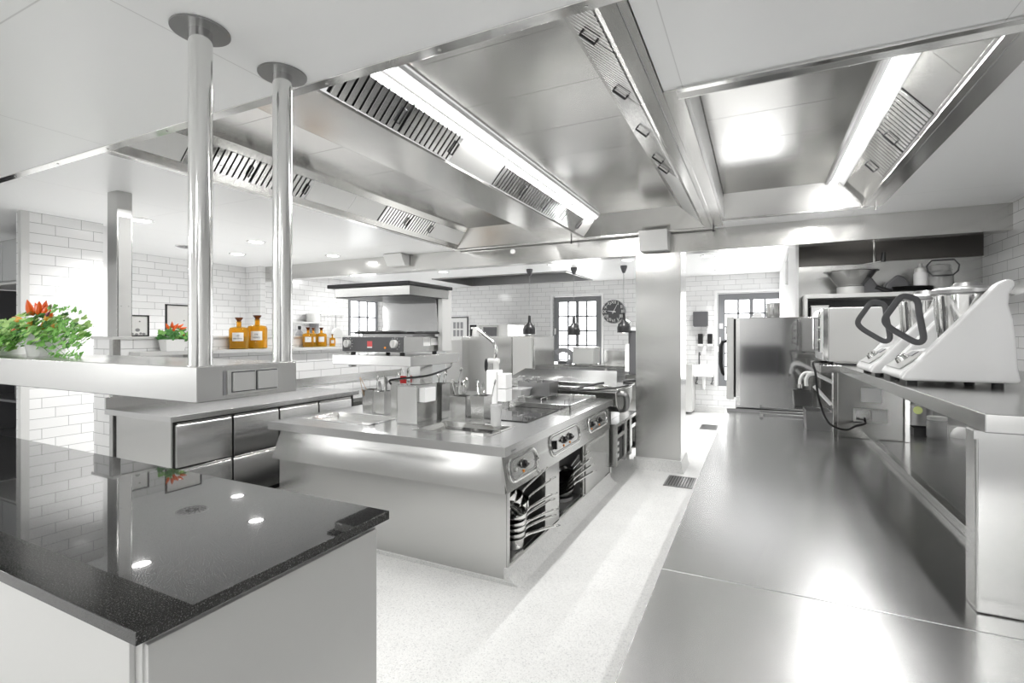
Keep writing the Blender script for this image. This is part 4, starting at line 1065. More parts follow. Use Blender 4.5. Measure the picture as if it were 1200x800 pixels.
# aisle side skin: uprights, apron, door
m = MB()
for a, b in ((2.92, 2.95), (3.565, 3.86), (4.49, 4.53), (5.21, 5.40)): m.box(SX - .03, SX, a, b, .10, .60)
m.box(SX - .03, SX, 2.95, 5.4, .08, .115)
m.build('upright', STEEL, t, .003)
m = MB(); m.prism([(SX - .03, .838), (SX - .028, .838), (SX + .012, .59), (SX - .03, .59)], 'y', 2.885, 5.40); m.build('control_apron', STEEL, t, .002)
m = MB()
for a, b in ((3.565, 3.60), (3.83, 3.86), (4.49, 4.51)): m.box(-2.3, SX - .03, a, b, .1, .80)
m.box(-2.33, -2.3, 2.95, 5.38, .1, .80); m.box(-2.3, SX - .03, 2.95, 5.38, .10, .118)
m.box(-2.3, SX - .03, 2.95, 5.38, .60, .615)
m.build('inner_shelving', STEEL_DK, t)
d = MB().box(SX - .01, SX + .012, 4.54, 5.20, .115, .585).build('door', STEEL, t, .003)
m = MB(); m.box(SX + .012, SX + .022, 4.56, 5.18, .555, .575); m.build('handle', STEEL_POL, d, .002)
m = MB(); m.prism([(SX - .02, 0), (SX + .09, 0), (SX + .05, .015), (SX + .015, .05), (SX + .003, .10), (SX - .02, .10)], 'y', 2.9, 5.42)
cv = m.build('baseboard_island', TERR); cv['kind'] = 'structure'
m = MB(); m.box(IX0 + .05, SX + .04, 2.895, 2.915, 0, .022); q = m.build('baseboard_island_front', TERR); q['kind'] = 'structure'
# control panels: tilted with the apron
def ap(y, z, o=0.): return Vector((SX - .028 + (.838 - z) / .248 * .040 + o, y, z))
def rrect(y0, y1, z0, z1, r, o, n=5):
    P = []
    for cy_, cz_, a0 in ((y1 - r, z1 - r, 0), (y0 + r, z1 - r, 90), (y0 + r, z0 + r, 180), (y1 - r, z0 + r, 270)):
        for k in range(n + 1):
            a = math.radians(a0 + 90 * k / n); P.append(ap(cy_ + math.cos(a) * r, cz_ + math.sin(a) * r, o))
    return P
def panel(y0, y1, z0, z1, items):
    r = (z1 - z0) * .42
    m = MB(); P = rrect(y0, y1, z0, z1, r, .002); m.slab(P, (.003, 0, 0)); c = m.build('control_panel', STEEL, t)
    m = MB(); m.tube(rrect(y0, y1, z0, z1, r, .006), .0085, 8, closed=True); m.build('rim', STEEL_POL, c)
    m = MB(); m.tube(rrect(y0 + .022, y1 - .03, z0 + .02, z1 - .012, r * .8, .005), .004, 8, closed=True); m.build('rim', STEEL_DK, c)
    zc = (z0 + z1) / 2 + .005
    for kind, y in items:
        if kind == 'k':
            m = MB(); m.cyl(ap(y, zc, .004), ap(y, zc, .008), .036, seg=28); kb = m.build('knob_ring', STEEL_POL, c)
            m = MB(); m.cyl(ap(y, zc, .006), ap(y, zc, .026), .030, .027, 28); p = ap(y, zc, .026); m.prism([(y - .028, zc - .01), (y + .0, zc - .012), (y + .03, zc), (y, zc + .012), (y - .028, zc + .01)], 'x', p.x - .004, p.x + .016); m.build('knob', BLACK, c, .002)
            m = MB(); m.cyl(ap(y - .012, zc - .045, .004), ap(y - .012, zc - .045, .010), .010, seg=14); m.build('pilot_lamp', ORANGE_L, c)
        elif kind == 'b':
            m = MB(); m.cyl(ap(y, zc - .01, .004), ap(y, zc - .01, .016), .016, seg=18); m.build('button', STEEL_LT, c, .002)
        elif kind == 'p':
            m = MB(); m.cyl(ap(y, zc, .004), ap(y, zc, .014), .034, seg=20); p = ap(y, zc, .014); m.box(p.x - .002, p.x + .016, y - .012, y + .012, zc - .034, zc + .034); m.build('knob', BLACK, c, .002)
panel(2.945, 3.40, .638, .792, (('b', 3.04), ('k', 3.17)))
panel(3.68, 4.39, .650, .808, (('p', 3.76), ('k', 3.98), ('k', 4.13)))
panel(4.67, 5.30, .664, .80, (('k', 4.77), ('b', 4.90), ('k', 5.03)))
text('nameplate', 'nordien', .022, GREY_M, t, (IX1 + .001, 2.96, .862), (PI / 2, 0, PI / 2), .0006)
# hob glass and griddle frame
tag(MB().box(-2.16, -1.68, 3.72, 4.44, .9, .908).build('ceramic_hob', GLASSHOB, bev=.002), 'black glass hob set in the island worktop', 'hob')
t2 = thing('fry_top_frame', 'low rectangular steel splash frame standing on the island worktop behind the black hob', 'splash guard', (-1.95, 4.95, .9))
m = MB(); x0, x1, y0, y1 = -2.22, -1.57, 4.46, 5.30
m.box(x0, x1, y0, y0 + .012, .9, .955); m.box(x0, x1, y1 - .012, y1, .9, .955); m.box(x0, x0 + .012, y0, y1, .9, .955); m.box(x1 - .012, x1, y0, y1, .9, .955); m.build('frame', STEEL_POL, t2, .002)
MB().box(x0 + .012, x1 - .012, y0 + .012, y1 - .012, .9, .912).build('plate', STEEL_DK, t2)
m = MB()
for x, y in ((x0 + .10, y0), (x0 + .35, y0), (x1 - .06, y0), (x1 - .13, y0 + .3)): m.tube([(x, y + .01, .91), (x, y + .01, 1.0), (x, y + .16, 1.0), (x, y + .16, .91)], .004, 6)
m.build('wire_handle', STEEL_POL, t2)
# ------------------------------------------------------------------ salamander grill on its stand
t = thing('grill_stand', 'square steel column with a flat steel shelf above the cooking island', 'stand', (-2.5, 3.35, .9))
m = MB(); m.box(-2.62, -2.41, 3.23, 3.50, .9, 1.215); m.build('column', STEEL, t, .004)
m = MB(); m.box(-2.52, -2.42, 3.28, 3.45, 1.215, 1.375); m.build('duct', STEEL, t, .003)
MB().box(-2.60, -2.415, 3.226, 3.23, .915, 1.20).build('cover_plate', STEEL_LT, t)
GX0, GX1, GY0, GY1 = -3.135, -2.335, 3.05, 3.73
m = MB(); m.box(GX0, GX1, GY0, GY1, 1.375, 1.455); m.build('shelf', STEEL, t, .004)
MB().box(-3.10, -3.07, 3.2, 3.26, 1.345, 1.375).build('bracket', STEEL_DK, t)
sw = MB().box(-2.585, -2.53, 3.235, 3.25, 1.225, 1.285).build('emergency_switch', RED, t, .003)
MB().box(-2.41, -2.35, 3.25, 3.40, 1.08, 1.195).build('socket_box', WHITE, t, .006)
tag(MB().tube(smooth_pts([(-2.36, 3.65, 1.37), (-2.30, 3.5, 1.34), (-2.36, 3.3, 1.29), (-2.52, 3.14, 1.27), (-2.60, 3.13, 1.255), (-2.615, 3.16, 1.225)]), .009, 8).build('power_cord', BLACK), 'thick black cord curving under the grill stand shelf to its red switch', 'cable')
t = thing('salamander_grill', 'steel salamander grill with a raised heating hood on the stand above the island', 'grill', (-2.73, 3.35, 1.455))
bx0, bx1 = -3.04, -2.42
m = MB(); m.box(bx0, bx1, 3.075, 3.60, 1.478, 1.602); m.build('body', STEEL, t, .003)
cp = MB().box(bx0 + .002, bx1 - .004, 3.068, 3.075, 1.482, 1.598).build('control_panel', GREY_D, t, .001)
for x in (-2.975, -2.50):
    m = MB(); m.cyl((x, 3.068, 1.545), (x, 3.04, 1.545), .034, .030, 24); m.box(x - .007, x + .007, 3.03, 3.045, 1.515, 1.575); m.build('knob', STEEL_LT, cp, .003)
    m = MB()
    for k in range(9):
        a = math.radians(-60 + k * 30); m.cyl((x + math.cos(a) * .045, 3.0685, 1.545 + math.sin(a) * .045), (x + math.cos(a) * .045, 3.067, 1.545 + math.sin(a) * .045), .0035, seg=8)
    m.build('scale_marks', PAPER, cp)
bd = MB().box(-2.775, -2.725, 3.066, 3.068, 1.515, 1.565).build('badge', PINK, cp)
MB().box(-2.775, -2.725, 3.0655, 3.066, 1.512, 1.522).build('badge_line', PAPER, bd)
m = MB(); m.cyl((-2.595, 3.068, 1.515), (-2.595, 3.062, 1.515), .008, seg=12); m.build('pilot_lamp', ORANGE_L, cp)
a, b = atX(496, 396, bx1), atX(504, 405, bx1)
MB().box(bx1, bx1 + .002, a.y, b.y, b.z, a.z).build('sticker', PAPER, t)
a, b = atX(505, 396, bx1), atX(516, 404, bx1)
MB().box(bx1, bx1 + .002, a.y, b.y, b.z, a.z).build('sticker', PAPER, t)
m = MB()
for x in (bx0 + .07, bx1 - .05):
    for y in (3.12, 3.55): m.cyl((x, y, 1.455), (x, y, 1.48), .02, seg=14)
m.build('foot', BLACK, t)
m = MB(); m.box(-2.40, -2.355, 3.50, 3.64, 1.478, 1.99); m.box(-2.42, -2.40, 3.56, 3.62, 1.478, 1.92); m.build('lift_post', STEEL_LT, t, .003)
a = atY(450, 350, 3.52)
m = MB(); m.prism([(a.x - .01, 1.62), (-2.41, 1.62), (-2.40, 1.67), (-2.42, 1.93), (a.x + .0, 1.93), (a.x + .01, 1.69)], 'y', 3.50, 3.56); m.build('back_plate', STEEL_MIRROR, t, .002)
m = MB(); m.box(-3.106, -2.347, 3.05, 3.58, 1.918, 1.992); m.build('heating_hood', STEEL, t, .004)
m = MB(); m.box(-3.16, -2.33, 3.02, 3.62, 1.992, 2.022); m.build('hood_top', BLACK, t, .005)
MB().box(-3.10, -2.36, 3.06, 3.57, 1.914, 1.918).build('heating_plate', BLACK, t)
m = MB(); m.box(-3.0, -2.385, 3.16, 3.52, 1.622, 1.640); m.build('grill_tray', BLACK, t, .006)
m = MB(); m.tube([(-2.9, 3.16, 1.636), (-2.9, 3.09, 1.642), (-2.46, 3.09, 1.642), (-2.46, 3.16, 1.636)], .006, 8); m.build('tray_handle', STEEL_DK, t)
m = MB(); m.box(-2.95, -2.43, 3.2, 3.5, 1.602, 1.622); m.build('grid', STEEL_DK, t)

# ------------------------------------------------------------------ steel inserts holding tools
def insert(u0, u1, vt, vb, Y, dy, lab, round_=False):
    a, b = atY(u0, vb, Y), atY(u1, vt, Y); h = b.z - .9
    cx = (a.x + b.x) / 2; w = b.x - a.x
    t = thing('tool_container', lab, 'container', (cx, Y + dy / 2, .9), 'steel tool containers on the island')
    m = MB()
    if round_: m.lathe((cx, Y + w / 2, .9), [(0, 0), (w * .48, 0), (w / 2, .01), (w / 2, h), (w * .55, h + .004), (w * .46, h), (w * .46, .012), (0, .01)], 32); m.build('body', STEEL_POL, t)
    else:
        m.openbox(a.x, b.x, Y, Y + dy, .902, .9 + h, .003, .006); m.build('body', STEEL, t, .008, 3)
        m = MB(); q = .006
        m.box(a.x - q, b.x + q, Y - q, Y, .9 + h - .004, .9 + h); m.box(a.x - q, b.x + q, Y + dy, Y + dy + q, .9 + h - .004, .9 + h); m.box(a.x - q, a.x, Y, Y + dy, .9 + h - .004, .9 + h); m.box(b.x, b.x + q, Y, Y + dy, .9 + h - .004, .9 + h)
        m.build('rim', STEEL, t, .001, 1)
    return cx, Y + (w / 2 if round_ else dy / 2), h, w
C1 = insert(424, 436.5, 457, 483, 3.54, .12, 'leftmost small steel tool container on the island, wooden tongs sticking out')
C2 = insert(439, 450.5, 459, 485.5, 3.50, .13, 'second small steel tool container from the left, packed with spoons')
C3 = insert(457.5, 470, 447, 487, 3.46, .12, 'tall narrow steel tool container directly left of the grill column')
C4 = insert(503, 518, 450, 491, 3.55, .13, 'tall steel tool container directly right of the grill column')
C5 = insert(519, 533, 450, 478, 3.86, .12, 'round steel tool container behind the tall square ones, right of the grill column', True)
C6 = insert(526.5, 545.5, 465, 494, 3.50, .14, 'wide steel tool container full of whisks, right of the grill column')
C7 = insert(551, 567, 464.5, 496, 3.48, .14, 'rightmost square steel tool container, beside the white cup')
def spoon(lab, mat, L=.24, head=.024, kind='spoon'):
    t = thing('kitchen_' + kind, lab, kind, (0, 0, 0), 'tools standing in the steel containers')
    L += .07
    m = MB()
    if kind == 'whisk':
        m.cyl((0, 0, 0), (0, 0, L * .55), .007, seg=10); m.build('handle', mat, t); m = MB()
        for k in range(4):
            a = PI * k / 4; c, s = math.cos(a), math.sin(a); r = head
            m.tube([(0, 0, L*.55), (c*r*.8, s*r*.8, L*.72), (c*r, s*r, L*.88), (0, 0, L), (-c*r, -s*r, L*.88), (-c*r*.8, -s*r*.8, L*.72), (0, 0, L*.55)], .0014, 5)
        m.build('wires', STEEL_POL, t)
    elif kind == 'tongs':
        m.tube([(-.012, 0, 0), (-.02, 0, L * .6), (-.002, 0, L)], .006, 8, flat=.4); m.tube([(.012, 0, 0), (.02, 0, L * .6), (.002, 0, L)], .006, 8, flat=.4); m.build('arm', mat, t)
    else:
        m.cyl((0, 0, 0), (0, 0, L - head), .0035, .0045, seg=8); m.build('handle', mat, t)
        m = MB(); m.ell((0, 0, L - head * .3), head * .75, .005, head * 1.1, 14, 8); m.build('bowl', mat, t)
    return t
WOODC = plain('wood_tool', (.45, .27, .12), .6)
protos = {}
def put(kind, mat, cx, cy, z, ax, ay, lab, L=.24, head=.024):
    key = (kind, mat.name, L)
    if key not in protos:
        o = spoon(lab, mat, L, head, kind); protos[key] = o
    else: o = copy_tree(protos[key])
    o.location = (cx, cy, z); o.rotation_euler = (math.radians(ax), math.radians(ay), random.uniform(0, 3)); o['label'] = lab
    return o
random.seed(3)
put('tongs', WOODC, C1[0], C1[1], .912, 6, -18, 'wooden tongs leaning out of the leftmost tool container', .26)
put('spoon', STEEL_POL, C1[0] + .02, C1[1] + .02, .912, 4, 2, 'single steel spoon upright in the leftmost tool container', .24)
where2 = ['front left', 'front right', 'middle', 'back left', 'back right']
for k in range(5):
    put('spoon', STEEL_POL if k % 2 else STEEL_DK, C2[0] + (k - 2) * .014, C2[1] + (k % 3 - 1) * .03, .912, random.uniform(-8, 8), random.uniform(-10, 10), 'spoon in the second tool container from the left, %s of the bunch' % where2[k], .20 + .012 * k)
put('tongs', STEEL_POL, C2[0] + .03, C2[1], .912, 0, 12, 'steel tongs leaning right in the second tool container from the left', .27)
put('spoon', STEEL_POL, C3[0], C3[1], .912, 5, 10, 'long steel spoon in the tall container left of the grill column', .33)
put('whisk', STEEL_POL, C3[0] - .015, C3[1], .912, 3, -6, 'long whisk in the tall container left of the grill column', .35, .02)
for k in range(4): put('spoon', STEEL_POL, C4[0] + (k - 1.5) * .02, C4[1] + (k % 2) * .03, .912, random.uniform(-6, 6), random.uniform(-8, 8), 'ladle handle in the tall container right of the grill column, %s' % where2[k], .28 + .01 * k)
put('spoon', STEEL_POL, C5[0], C5[1], .912, 0, 14, 'steel spoon leaning right in the round container', .33)
for k in range(5): put('whisk' if k % 2 == 0 else 'spoon', STEEL_POL, C6[0] + (k - 2) * .022, C6[1] + (k % 3 - 1) * .025, .912, random.uniform(-9, 9), random.uniform(-12, 12), 'bright steel tool in the wide whisk container, %s of the bunch' % where2[k], .25 + .012 * (k % 3))
for k in range(4): put('spoon' if k % 2 else 'whisk', STEEL_POL, C7[0] + (k - 1.5) * .02, C7[1] + (k % 2) * .03, .912, random.uniform(-8, 8), 4 + random.uniform(-6, 14), 'steel tool in the rightmost square container, %s of the bunch' % where2[k], .25 + .012 * (k % 2))
a, b = atY(572, 497, 3.45), atY(584, 475, 3.45); r = (b.x - a.x) / 2; cx = (a.x + b.x) / 2
m = MB(); m.lathe((cx, 3.45 + r, .9), [(0, 0), (r * .85, 0), (r * .9, .01), (r, b.z - .9 - .02), (r * 1.06, b.z - .9 - .018), (r * 1.06, b.z - .9), (r * .95, b.z - .9), (r * .86, .012), (0, .01)], 28)
tag(m.build('plastic_cup', PLASTIC_CL), 'translucent white plastic cup beside the rightmost tool container', 'cup')
# column tap with swivel arm
t = thing('pot_filler_tap', 'tall white water column with a swivel spout arm on the island', 'tap', (-2.42, 4.46, .9))
Yt = 4.46
a, b = atY(569.5, 476, Yt), atY(583, 434, Yt)
m = MB(); m.box(a.x, b.x, Yt, Yt + .12, .9, b.z); m.build('column', WHITE, t, .012, 3)
m = MB(); m.box(b.x - .012, b.x + .004, Yt - .004, Yt + .03, .9, b.z - .01); m.build('edge_strip', STEEL_LT, t, .002)
for (v0, v1) in ((455, 438), (470, 456)):
    c, d = atY(584, v0, Yt + .02), atY(594, v1, Yt + .02)
    MB().box(c.x, d.x, Yt + .0, Yt + .14, c.z, d.z).build('socket_box', WHITE, t, .006)
q = [atY(u, v, Yt + .05) for u, v in ((579.5, 434), (579.5, 424), (581, 412), (579, 403), (574, 397), (557.5, 384.5))]
m = MB(); m.tube(smooth_pts(q[:5], 5) + [q[5]], .017, 12); m.build('spout_arm', STEEL_POL, t)
n0 = q[5]; m = MB(); m.cyl(n0 + Vector((0, 0, .01)), n0 + Vector((-.005, 0, -.085)), .03, .036, 16); m.build('spray_head', STEEL_LT, t)
c = atY(577, 423, Yt); m = MB(); m.cyl((c.x - .07, Yt + .05, c.z), (c.x + .05, Yt + .05, c.z), .026, seg=18); m.cyl((c.x + .015, Yt + .05, b.z - .005), (c.x + .015, Yt + .05, c.z + .0), .03, seg=18); m.build('valve', STEEL_LT, t, .002)
c2 = atY(567, 428, Yt); m = MB(); m.ell((c2.x, Yt + .05, c2.z), .016, .03, .07, 14, 8); m.build('lever', BLACK, t)
# containers and baskets behind
def gn(u0, u1, vt, vb, Y, dy, lab, lid=False, mat=STEEL):
    a, b = atY(u0, vb, Y), atY(u1, vt, Y)
    t = thing('gastro_container', lab, 'container', ((a.x + b.x) / 2, Y + dy / 2, .9))
    MB().openbox(a.x, b.x, Y, Y + dy, .902, b.z, .004, .02).build('body', mat, t, .006)
    if lid: MB().box(a.x - .01, b.x + .01, Y - .01, Y + dy + .01, b.z - .004, b.z + .008).build('lid', mat, t, .003)
gn(596, 611, 457, 471, 4.75, .26, 'clear food container with a lid behind the white water column', True, PLASTIC_CL)
def basket(u, Y, lab):
    c = atY(u, 450, Y)
    t = thing('fryer_basket', lab, 'basket', (c.x, Y, .9), 'fryer baskets at the back of the island')
    m = MB(); m.openbox(c.x - .11, c.x + .11, Y, Y + .28, .95, 1.10, .004, .012); m.build('basket', STEEL_DK, t, .004)
    m = MB()
    for s in (-1, 1): m.tube([(c.x + s * .03, Y, 1.09), (c.x + s * .03, Y - .06, 1.16), (c.x + s * .02, Y - .14, 1.17), (c.x + s * .02, Y - .2, 1.15)], .005, 6)
    m.tube([(c.x - .02, Y - .2, 1.15), (c.x, Y - .215, 1.148), (c.x + .02, Y - .2, 1.15)], .006, 6); m.build('wire_handle', STEEL_POL, t)
    m = MB()
    for x in (-.1, .1):
        for y in (.02, .26): m.cyl((c.x + x, Y + y, .9), (c.x + x, Y + y, .955), .005, seg=6)
    m.build('foot', STEEL_POL, t)
basket(617, 5.05, 'wire-handled fryer basket on the left, behind the clear container')
basket(633, 5.02, 'wire-handled fryer basket on the right, touching the splash frame')
t = thing('fryer_unit', 'steel deep fryer with a raised back, left of the tilting pan', 'fryer', (-2.9, 5.3, 0))
# ------------------------------------------------------------------ end unit with the tilting pan
bpy.data.objects.remove(t)
t = thing('base_unit', 'low steel base unit with open slots at the far end of the island', 'cabinet', (-2.2, 6.0, 0))
m = MB(); m.box(-3.5, -1.40, 5.50, 6.62, .58, .615); m.box(-3.5, -1.43, 5.50, 6.62, .14, .17)
m.box(-3.5, -1.43, 6.58, 6.62, .17, .58); m.box(-3.5, -3.46, 5.5, 6.58, .17, .58); m.box(-3.46, -1.43, 5.5, 5.53, .17, .58); m.build('carcass', STEEL, t, .003)
for a, b in ((5.50, 5.56), (5.90, 6.0), (6.16, 6.26), (6.56, 6.62)): MB().box(-1.43, -1.40, a, b, .14, .58).build('upright', STEEL, t, .002)
MB().box(-1.62, -1.60, 5.53, 6.58, .17, .58).build('inner_wall', STEEL_DK, t)
for a, b in ((5.56, 5.90), (6.26, 6.56)):
    m = MB(); m.box(-1.43, -1.41, a, b, .44, .485); m.build('shelf_rail', STEEL, t, .003)
    MB().box(-1.55, -1.45, a + .02, b - .02, .495, .56).build('drawer_recess', BLACK, t)
m = MB(); m.box(-1.44, -1.425, 5.58, 5.88, .18, .43); m.build('dark_insert', BLACK, t)
m = MB()
for z in (.22, .29, .36): m.box(-1.425, -1.418, 5.62, 5.70, z, z + .035)
m.build('ventilation_slot', PAPER, t)
m = MB()
for k in range(6): m.box(-1.60, -1.44, 6.02, 6.14, .24 + k * .045, .25 + k * .045)
m.build('louvre', STEEL_DK, t)
m = MB(); m.cyl((-1.5, 6.41, .20), (-1.5, 6.41, .43), .07, seg=20); m.build('steel_canister', STEEL_POL, t)
m = MB()
for y in (5.6, 6.5):
    for x in (-3.4, -1.5): m.cyl((x, y, 0), (x, y, .14), .02, seg=12)
m.build('leg', STEEL_POL, t)
t = thing('tilting_pan', 'large steel tilting braising pan with a folded lid at the far end of the island', 'braising pan', (-2.1, 6.0, .615))
m = MB(); m.prism([(5.62, .98), (5.60, .97), (5.64, .80), (5.75, .72), (6.25, .72), (6.36, .80), (6.40, .97), (6.38, .98)], 'x', -2.9, -1.42)
m.build('pan_body', STEEL, t, .02, 3)
m = MB(); m.box(-2.95, -1.40, 5.58, 6.42, .975, 1.0); m.build('rim', STEEL_POL, t, .006)
m = MB(); m.slab([(-2.92, 5.66, 1.0), (-1.44, 5.66, 1.0), (-1.62, 6.40, 1.13), (-2.92, 6.40, 1.13)], (0, 0, .015)); m.prism([(-2.92, 1.01), (-1.44, 1.01), (-1.66, 1.05), (-2.8, 1.07)], 'y', 5.64, 5.67); m.build('lid', STEEL, t, .004)
m = MB(); m.tube(smooth_pts([(-1.42, 5.70, .94), (-1.35, 5.70, .93), (-1.335, 5.72, .86), (-1.36, 5.76, .76), (-1.45, 5.82, .71)]), [.034] * 17 + [.032, .030, .027, .024, .02, .016, .012, .008], 12); m.build('pouring_lip', STEEL_DK, t)
m = MB(); m.tube(smooth_pts([(-2.2, 5.55, 1.0), (-1.95, 5.42, .985), (-1.7, 5.46, .99), (-1.4, 5.62, 1.02), (-1.30, 5.66, 1.05)]), .009, 8); m.tube([(-1.85, 5.50, 1.0), (-1.62, 5.52, 1.06), (-1.55, 5.55, 1.07)], .012, 8); m.build('bar_handle', BLACK, t)
m = MB()
for x in (-2.7, -1.6): m.box(x - .06, x + .06, 5.8, 6.2, .615, .73)
m.build('trunnion', STEEL_DK, t, .004)
m = MB(); m.tube([(-1.55, 6.44, 1.01), (-1.40, 6.46, 1.03), (-1.33, 6.48, 1.0)], .02, 8); m.build('lid_handle', BLACK, t)

# ------------------------------------------------------------------ pans in the open shelves
def pan(kind, lab, grp):
    """origin at the rim of the pan's base, handle towards +x"""
    t = thing(kind, lab, 'pan' if kind == 'frying_pan' else 'saucepan', (0, 0, 0), grp)
    if kind == 'saucepan':
        R, Hh, L = .085, .075, .26
        pr_ = [(0, 0), (R * .76, 0), (R * .82, .006), (R, Hh), (R + .004, Hh + .002), (R - .003, Hh), (R * .79, .010), (0, .005)]
        z0 = Hh * .8
    else:
        R, Hh, L = .12, .035, .26
        pr_ = [(0, 0), (R * .8, 0), (R * .86, .004), (R, Hh), (R + .003, Hh + .001), (R - .003, Hh), (R * .84, .008), (0, .006)]
        z0 = Hh * .7
    m = MB(); m.lathe((0, 0, 0), pr_, 36); m.build('bowl', STEEL_POL if kind == 'saucepan' else STEEL, t)
    m = MB(); m.tube([(R - .002, 0, z0), (R + .03, 0, z0 + .012), (R + L * .6, 0, z0 + .03), (R + L * .86, 0, z0 + .036)], [.009, .007, .0075, .008], 8, flat=1.5)
    e = R + L * .86
    m.tube([(e - .005, .006, z0 + .036), (e + .015, .012, z0 + .036), (e + .035, .011, z0 + .035), (e + .045, 0, z0 + .034), (e + .035, -.011, z0 + .035), (e + .015, -.012, z0 + .036), (e - .005, -.006, z0 + .036)], .0032, 6); m.build('handle', STEEL_POL, t)
    m = MB()
    for s in (-.012, .012): m.cyl((R - .004, s, z0), (R + .004, s, z0 + .001), .005, seg=8)
    m.build('rivet', STEEL_POL, t)
    return t
ps = pan('saucepan', '', 'saucepans in the first open shelf')
import mathutils
lowlab = ['bottom saucepan of the upright stack in the first island opening', 'second saucepan from the bottom of the upright stack in the first island opening',
          'third saucepan of the upright stack in the first island opening', 'fourth saucepan of the upright stack in the first island opening', 'top saucepan of the upright stack, its handle the longest one below the tilted group']
for k in range(5):
    o = ps if k == 0 else copy_tree(ps)
    o.location = (-1.545 + .004 * k, 3.19 + .008 * k, .12 + k * .040); o['label'] = lowlab[k]
    o.rotation_euler = (0, math.radians(-4 - 2.5 * k), math.radians((40, 50, 44, 55, 48)[k]))
tl = ['uppermost tilted saucepan in the first island opening, handle reaching highest', 'second tilted saucepan in the first island opening', 'third tilted saucepan in the first island opening', 'lowest tilted saucepan in the first island opening, just above the upright stack']
for k in range(4):
    o = copy_tree(ps); o.location = (-1.60 + .018 * k, 3.19 + .040 * k, .47 - .045 * k); o['label'] = tl[k]
    e = mathutils.Euler((0, math.radians(-44 + 8 * k), math.radians(52)), 'XYZ'); o.rotation_euler = e
pf = pan('frying_pan', '', 'frying pans in the second open shelf')
fl = ['bottom frying pan of the nested stack in the second island opening', 'second frying pan from the bottom in the second island opening', 'third frying pan of the nested stack in the second island opening', 'fourth frying pan of the nested stack in the second island opening', 'top frying pan of the nested stack in the second island opening']
for k in range(5):
    o = pf if k == 0 else copy_tree(pf); o['label'] = fl[k]
    o.location = (-1.60, 4.33 + .004 * k, .17 + k * .034); o.rotation_euler = (0, math.radians(-18 - 4 * k), math.radians(44 + 3 * k))
m = MB(); m.lathe((-1.64, 4.32, .118), [(0, 0), (.13, 0), (.135, .01), (.135, .03), (.0, .03)], 32)
tag(m.build('round_tray', STEEL_DK), 'round dark tray under the frying pans in the second island opening', 'tray')
m = MB(); m.lathe((-1.95, 4.15, .118), [(0, 0), (.17, 0), (.175, .012), (.175, .34), (.185, .345), (.17, .345), (.168, .012), (0, .01)], 36)
tag(m.build('stock_pot', STEEL_DK), 'deep dark pot standing behind the frying pans in the second island opening', 'pot')
for k in range(3):
    m = MB(); m.lathe((-1.9, 3.3, .118 + k * .105), [(0, 0), (.15, 0), (.155, .01), (.155, .10), (.16, .103), (.15, .103), (.15, .012), (0, .008)], 32)
    tag(m.build('stock_pot', STEEL_DK), ['lowest', 'middle', 'highest'][k] + ' of the wide dark pots stacked deep inside the first island opening', 'pot', 'stacked pots inside the island')

# ================================================================== FAR KITCHEN
# hanging heat lamps
def heat_lamp(u, vt, vb, Y, lab):
    a, b = atY(u, vt, Y), atY(u, vb, Y)
    t = thing('heat_lamp', lab, 'hanging lamp', (a.x, Y, b.z), 'heat lamps hanging beyond the beam')
    m = MB(); m.lathe((a.x, Y, CEIL - .13), [(.02, 0), (.035, .03), (.06, .1), (.06, .13), (0, .13)], 20); m.build('ceiling_cup', GREY_D, t)
    m = MB(); P = []
    z0 = b.z + .33; n = 150
    for k in range(n):
        z = z0 + (CEIL - .12 - z0) * k / (n - 1); w = k * .9; P.append((a.x + .010 * math.cos(w), Y + .010 * math.sin(w), z))
    m.tube(P, .004, 5); m.build('coiled_cord', GREY_M, t)
    m = MB(); m.cyl((a.x, Y, b.z + .2), (a.x, Y, b.z + .35), .032, .024, 16); m.build('socket', BLACK, t)
    m = MB(); m.lathe((a.x, Y, b.z), [(.118, 0), (.12, .09), (.10, .15), (.05, .195), (.04, .22), (.0, .222)], 28, cap=False); m.build('lamp_shade', BLACK, t)
    m = MB(); m.ell((a.x, Y, b.z + .04), .06, .06, .05); m.build('bulb', FROST, t)
    m = MB()
    for s in (-1, 1): m.tube([(a.x + s * .1, Y, b.z + .15), (a.x + s * .11, Y, b.z + .19), (a.x + s * .05, Y, b.z + .22)], .006, 6)
    m.build('yoke', STEEL_POL, t)
heat_lamp(620.5, 312, 391.5, 8.6, 'dark hanging heat lamp left of the far window, in front of the tiles')
heat_lamp(672.5, 309, 392.5, 8.75, 'hanging heat lamp seen against the bright far window')
heat_lamp(731, 308, 389.5, 8.9, 'hanging heat lamp overlapping the wall clock')
# clock
t = thing('wall_clock', 'round dark wall clock with pale Roman numeral marks', 'clock', (-2.905, YB - .03, 1.86))
cc = Vector((-2.905, YB, 2.13)); R = .268
MB().cyl((cc.x, YB, cc.z), (cc.x, YB - .035, cc.z), R, seg=48).build('case', GREY_M, t)
MB().cyl((cc.x, YB - .035, cc.z), (cc.x, YB - .038, cc.z), R * .955, seg=48).build('face', GREY_D, t)
ROM = ['XII', 'I', 'II', 'III', 'IIII', 'V', 'VI', 'VII', 'VIII', 'IX', 'X', 'XI']
for k, s in enumerate(ROM):
    a = math.radians(90 - 30 * k)
    text('numeral', s, .10, PAPER, t, (cc.x + math.cos(a) * R * .78, YB - .040, cc.z + math.sin(a) * R * .78), (PI / 2, PI / 2 - a if False else 0, 0), .001)
def hand(ang, L, w, nm):
    a = math.radians(ang); d = Vector((math.cos(a), 0, math.sin(a))); e = Vector((-d.z, 0, d.x)) * w
    c = Vector((cc.x, YB - .045, cc.z)); MB().slab([c - d * .05 - e, c + d * L - e * .3, c + d * L + e * .3, c - d * .05 + e], (0, -.003, 0)).build(nm, WHITE, t)
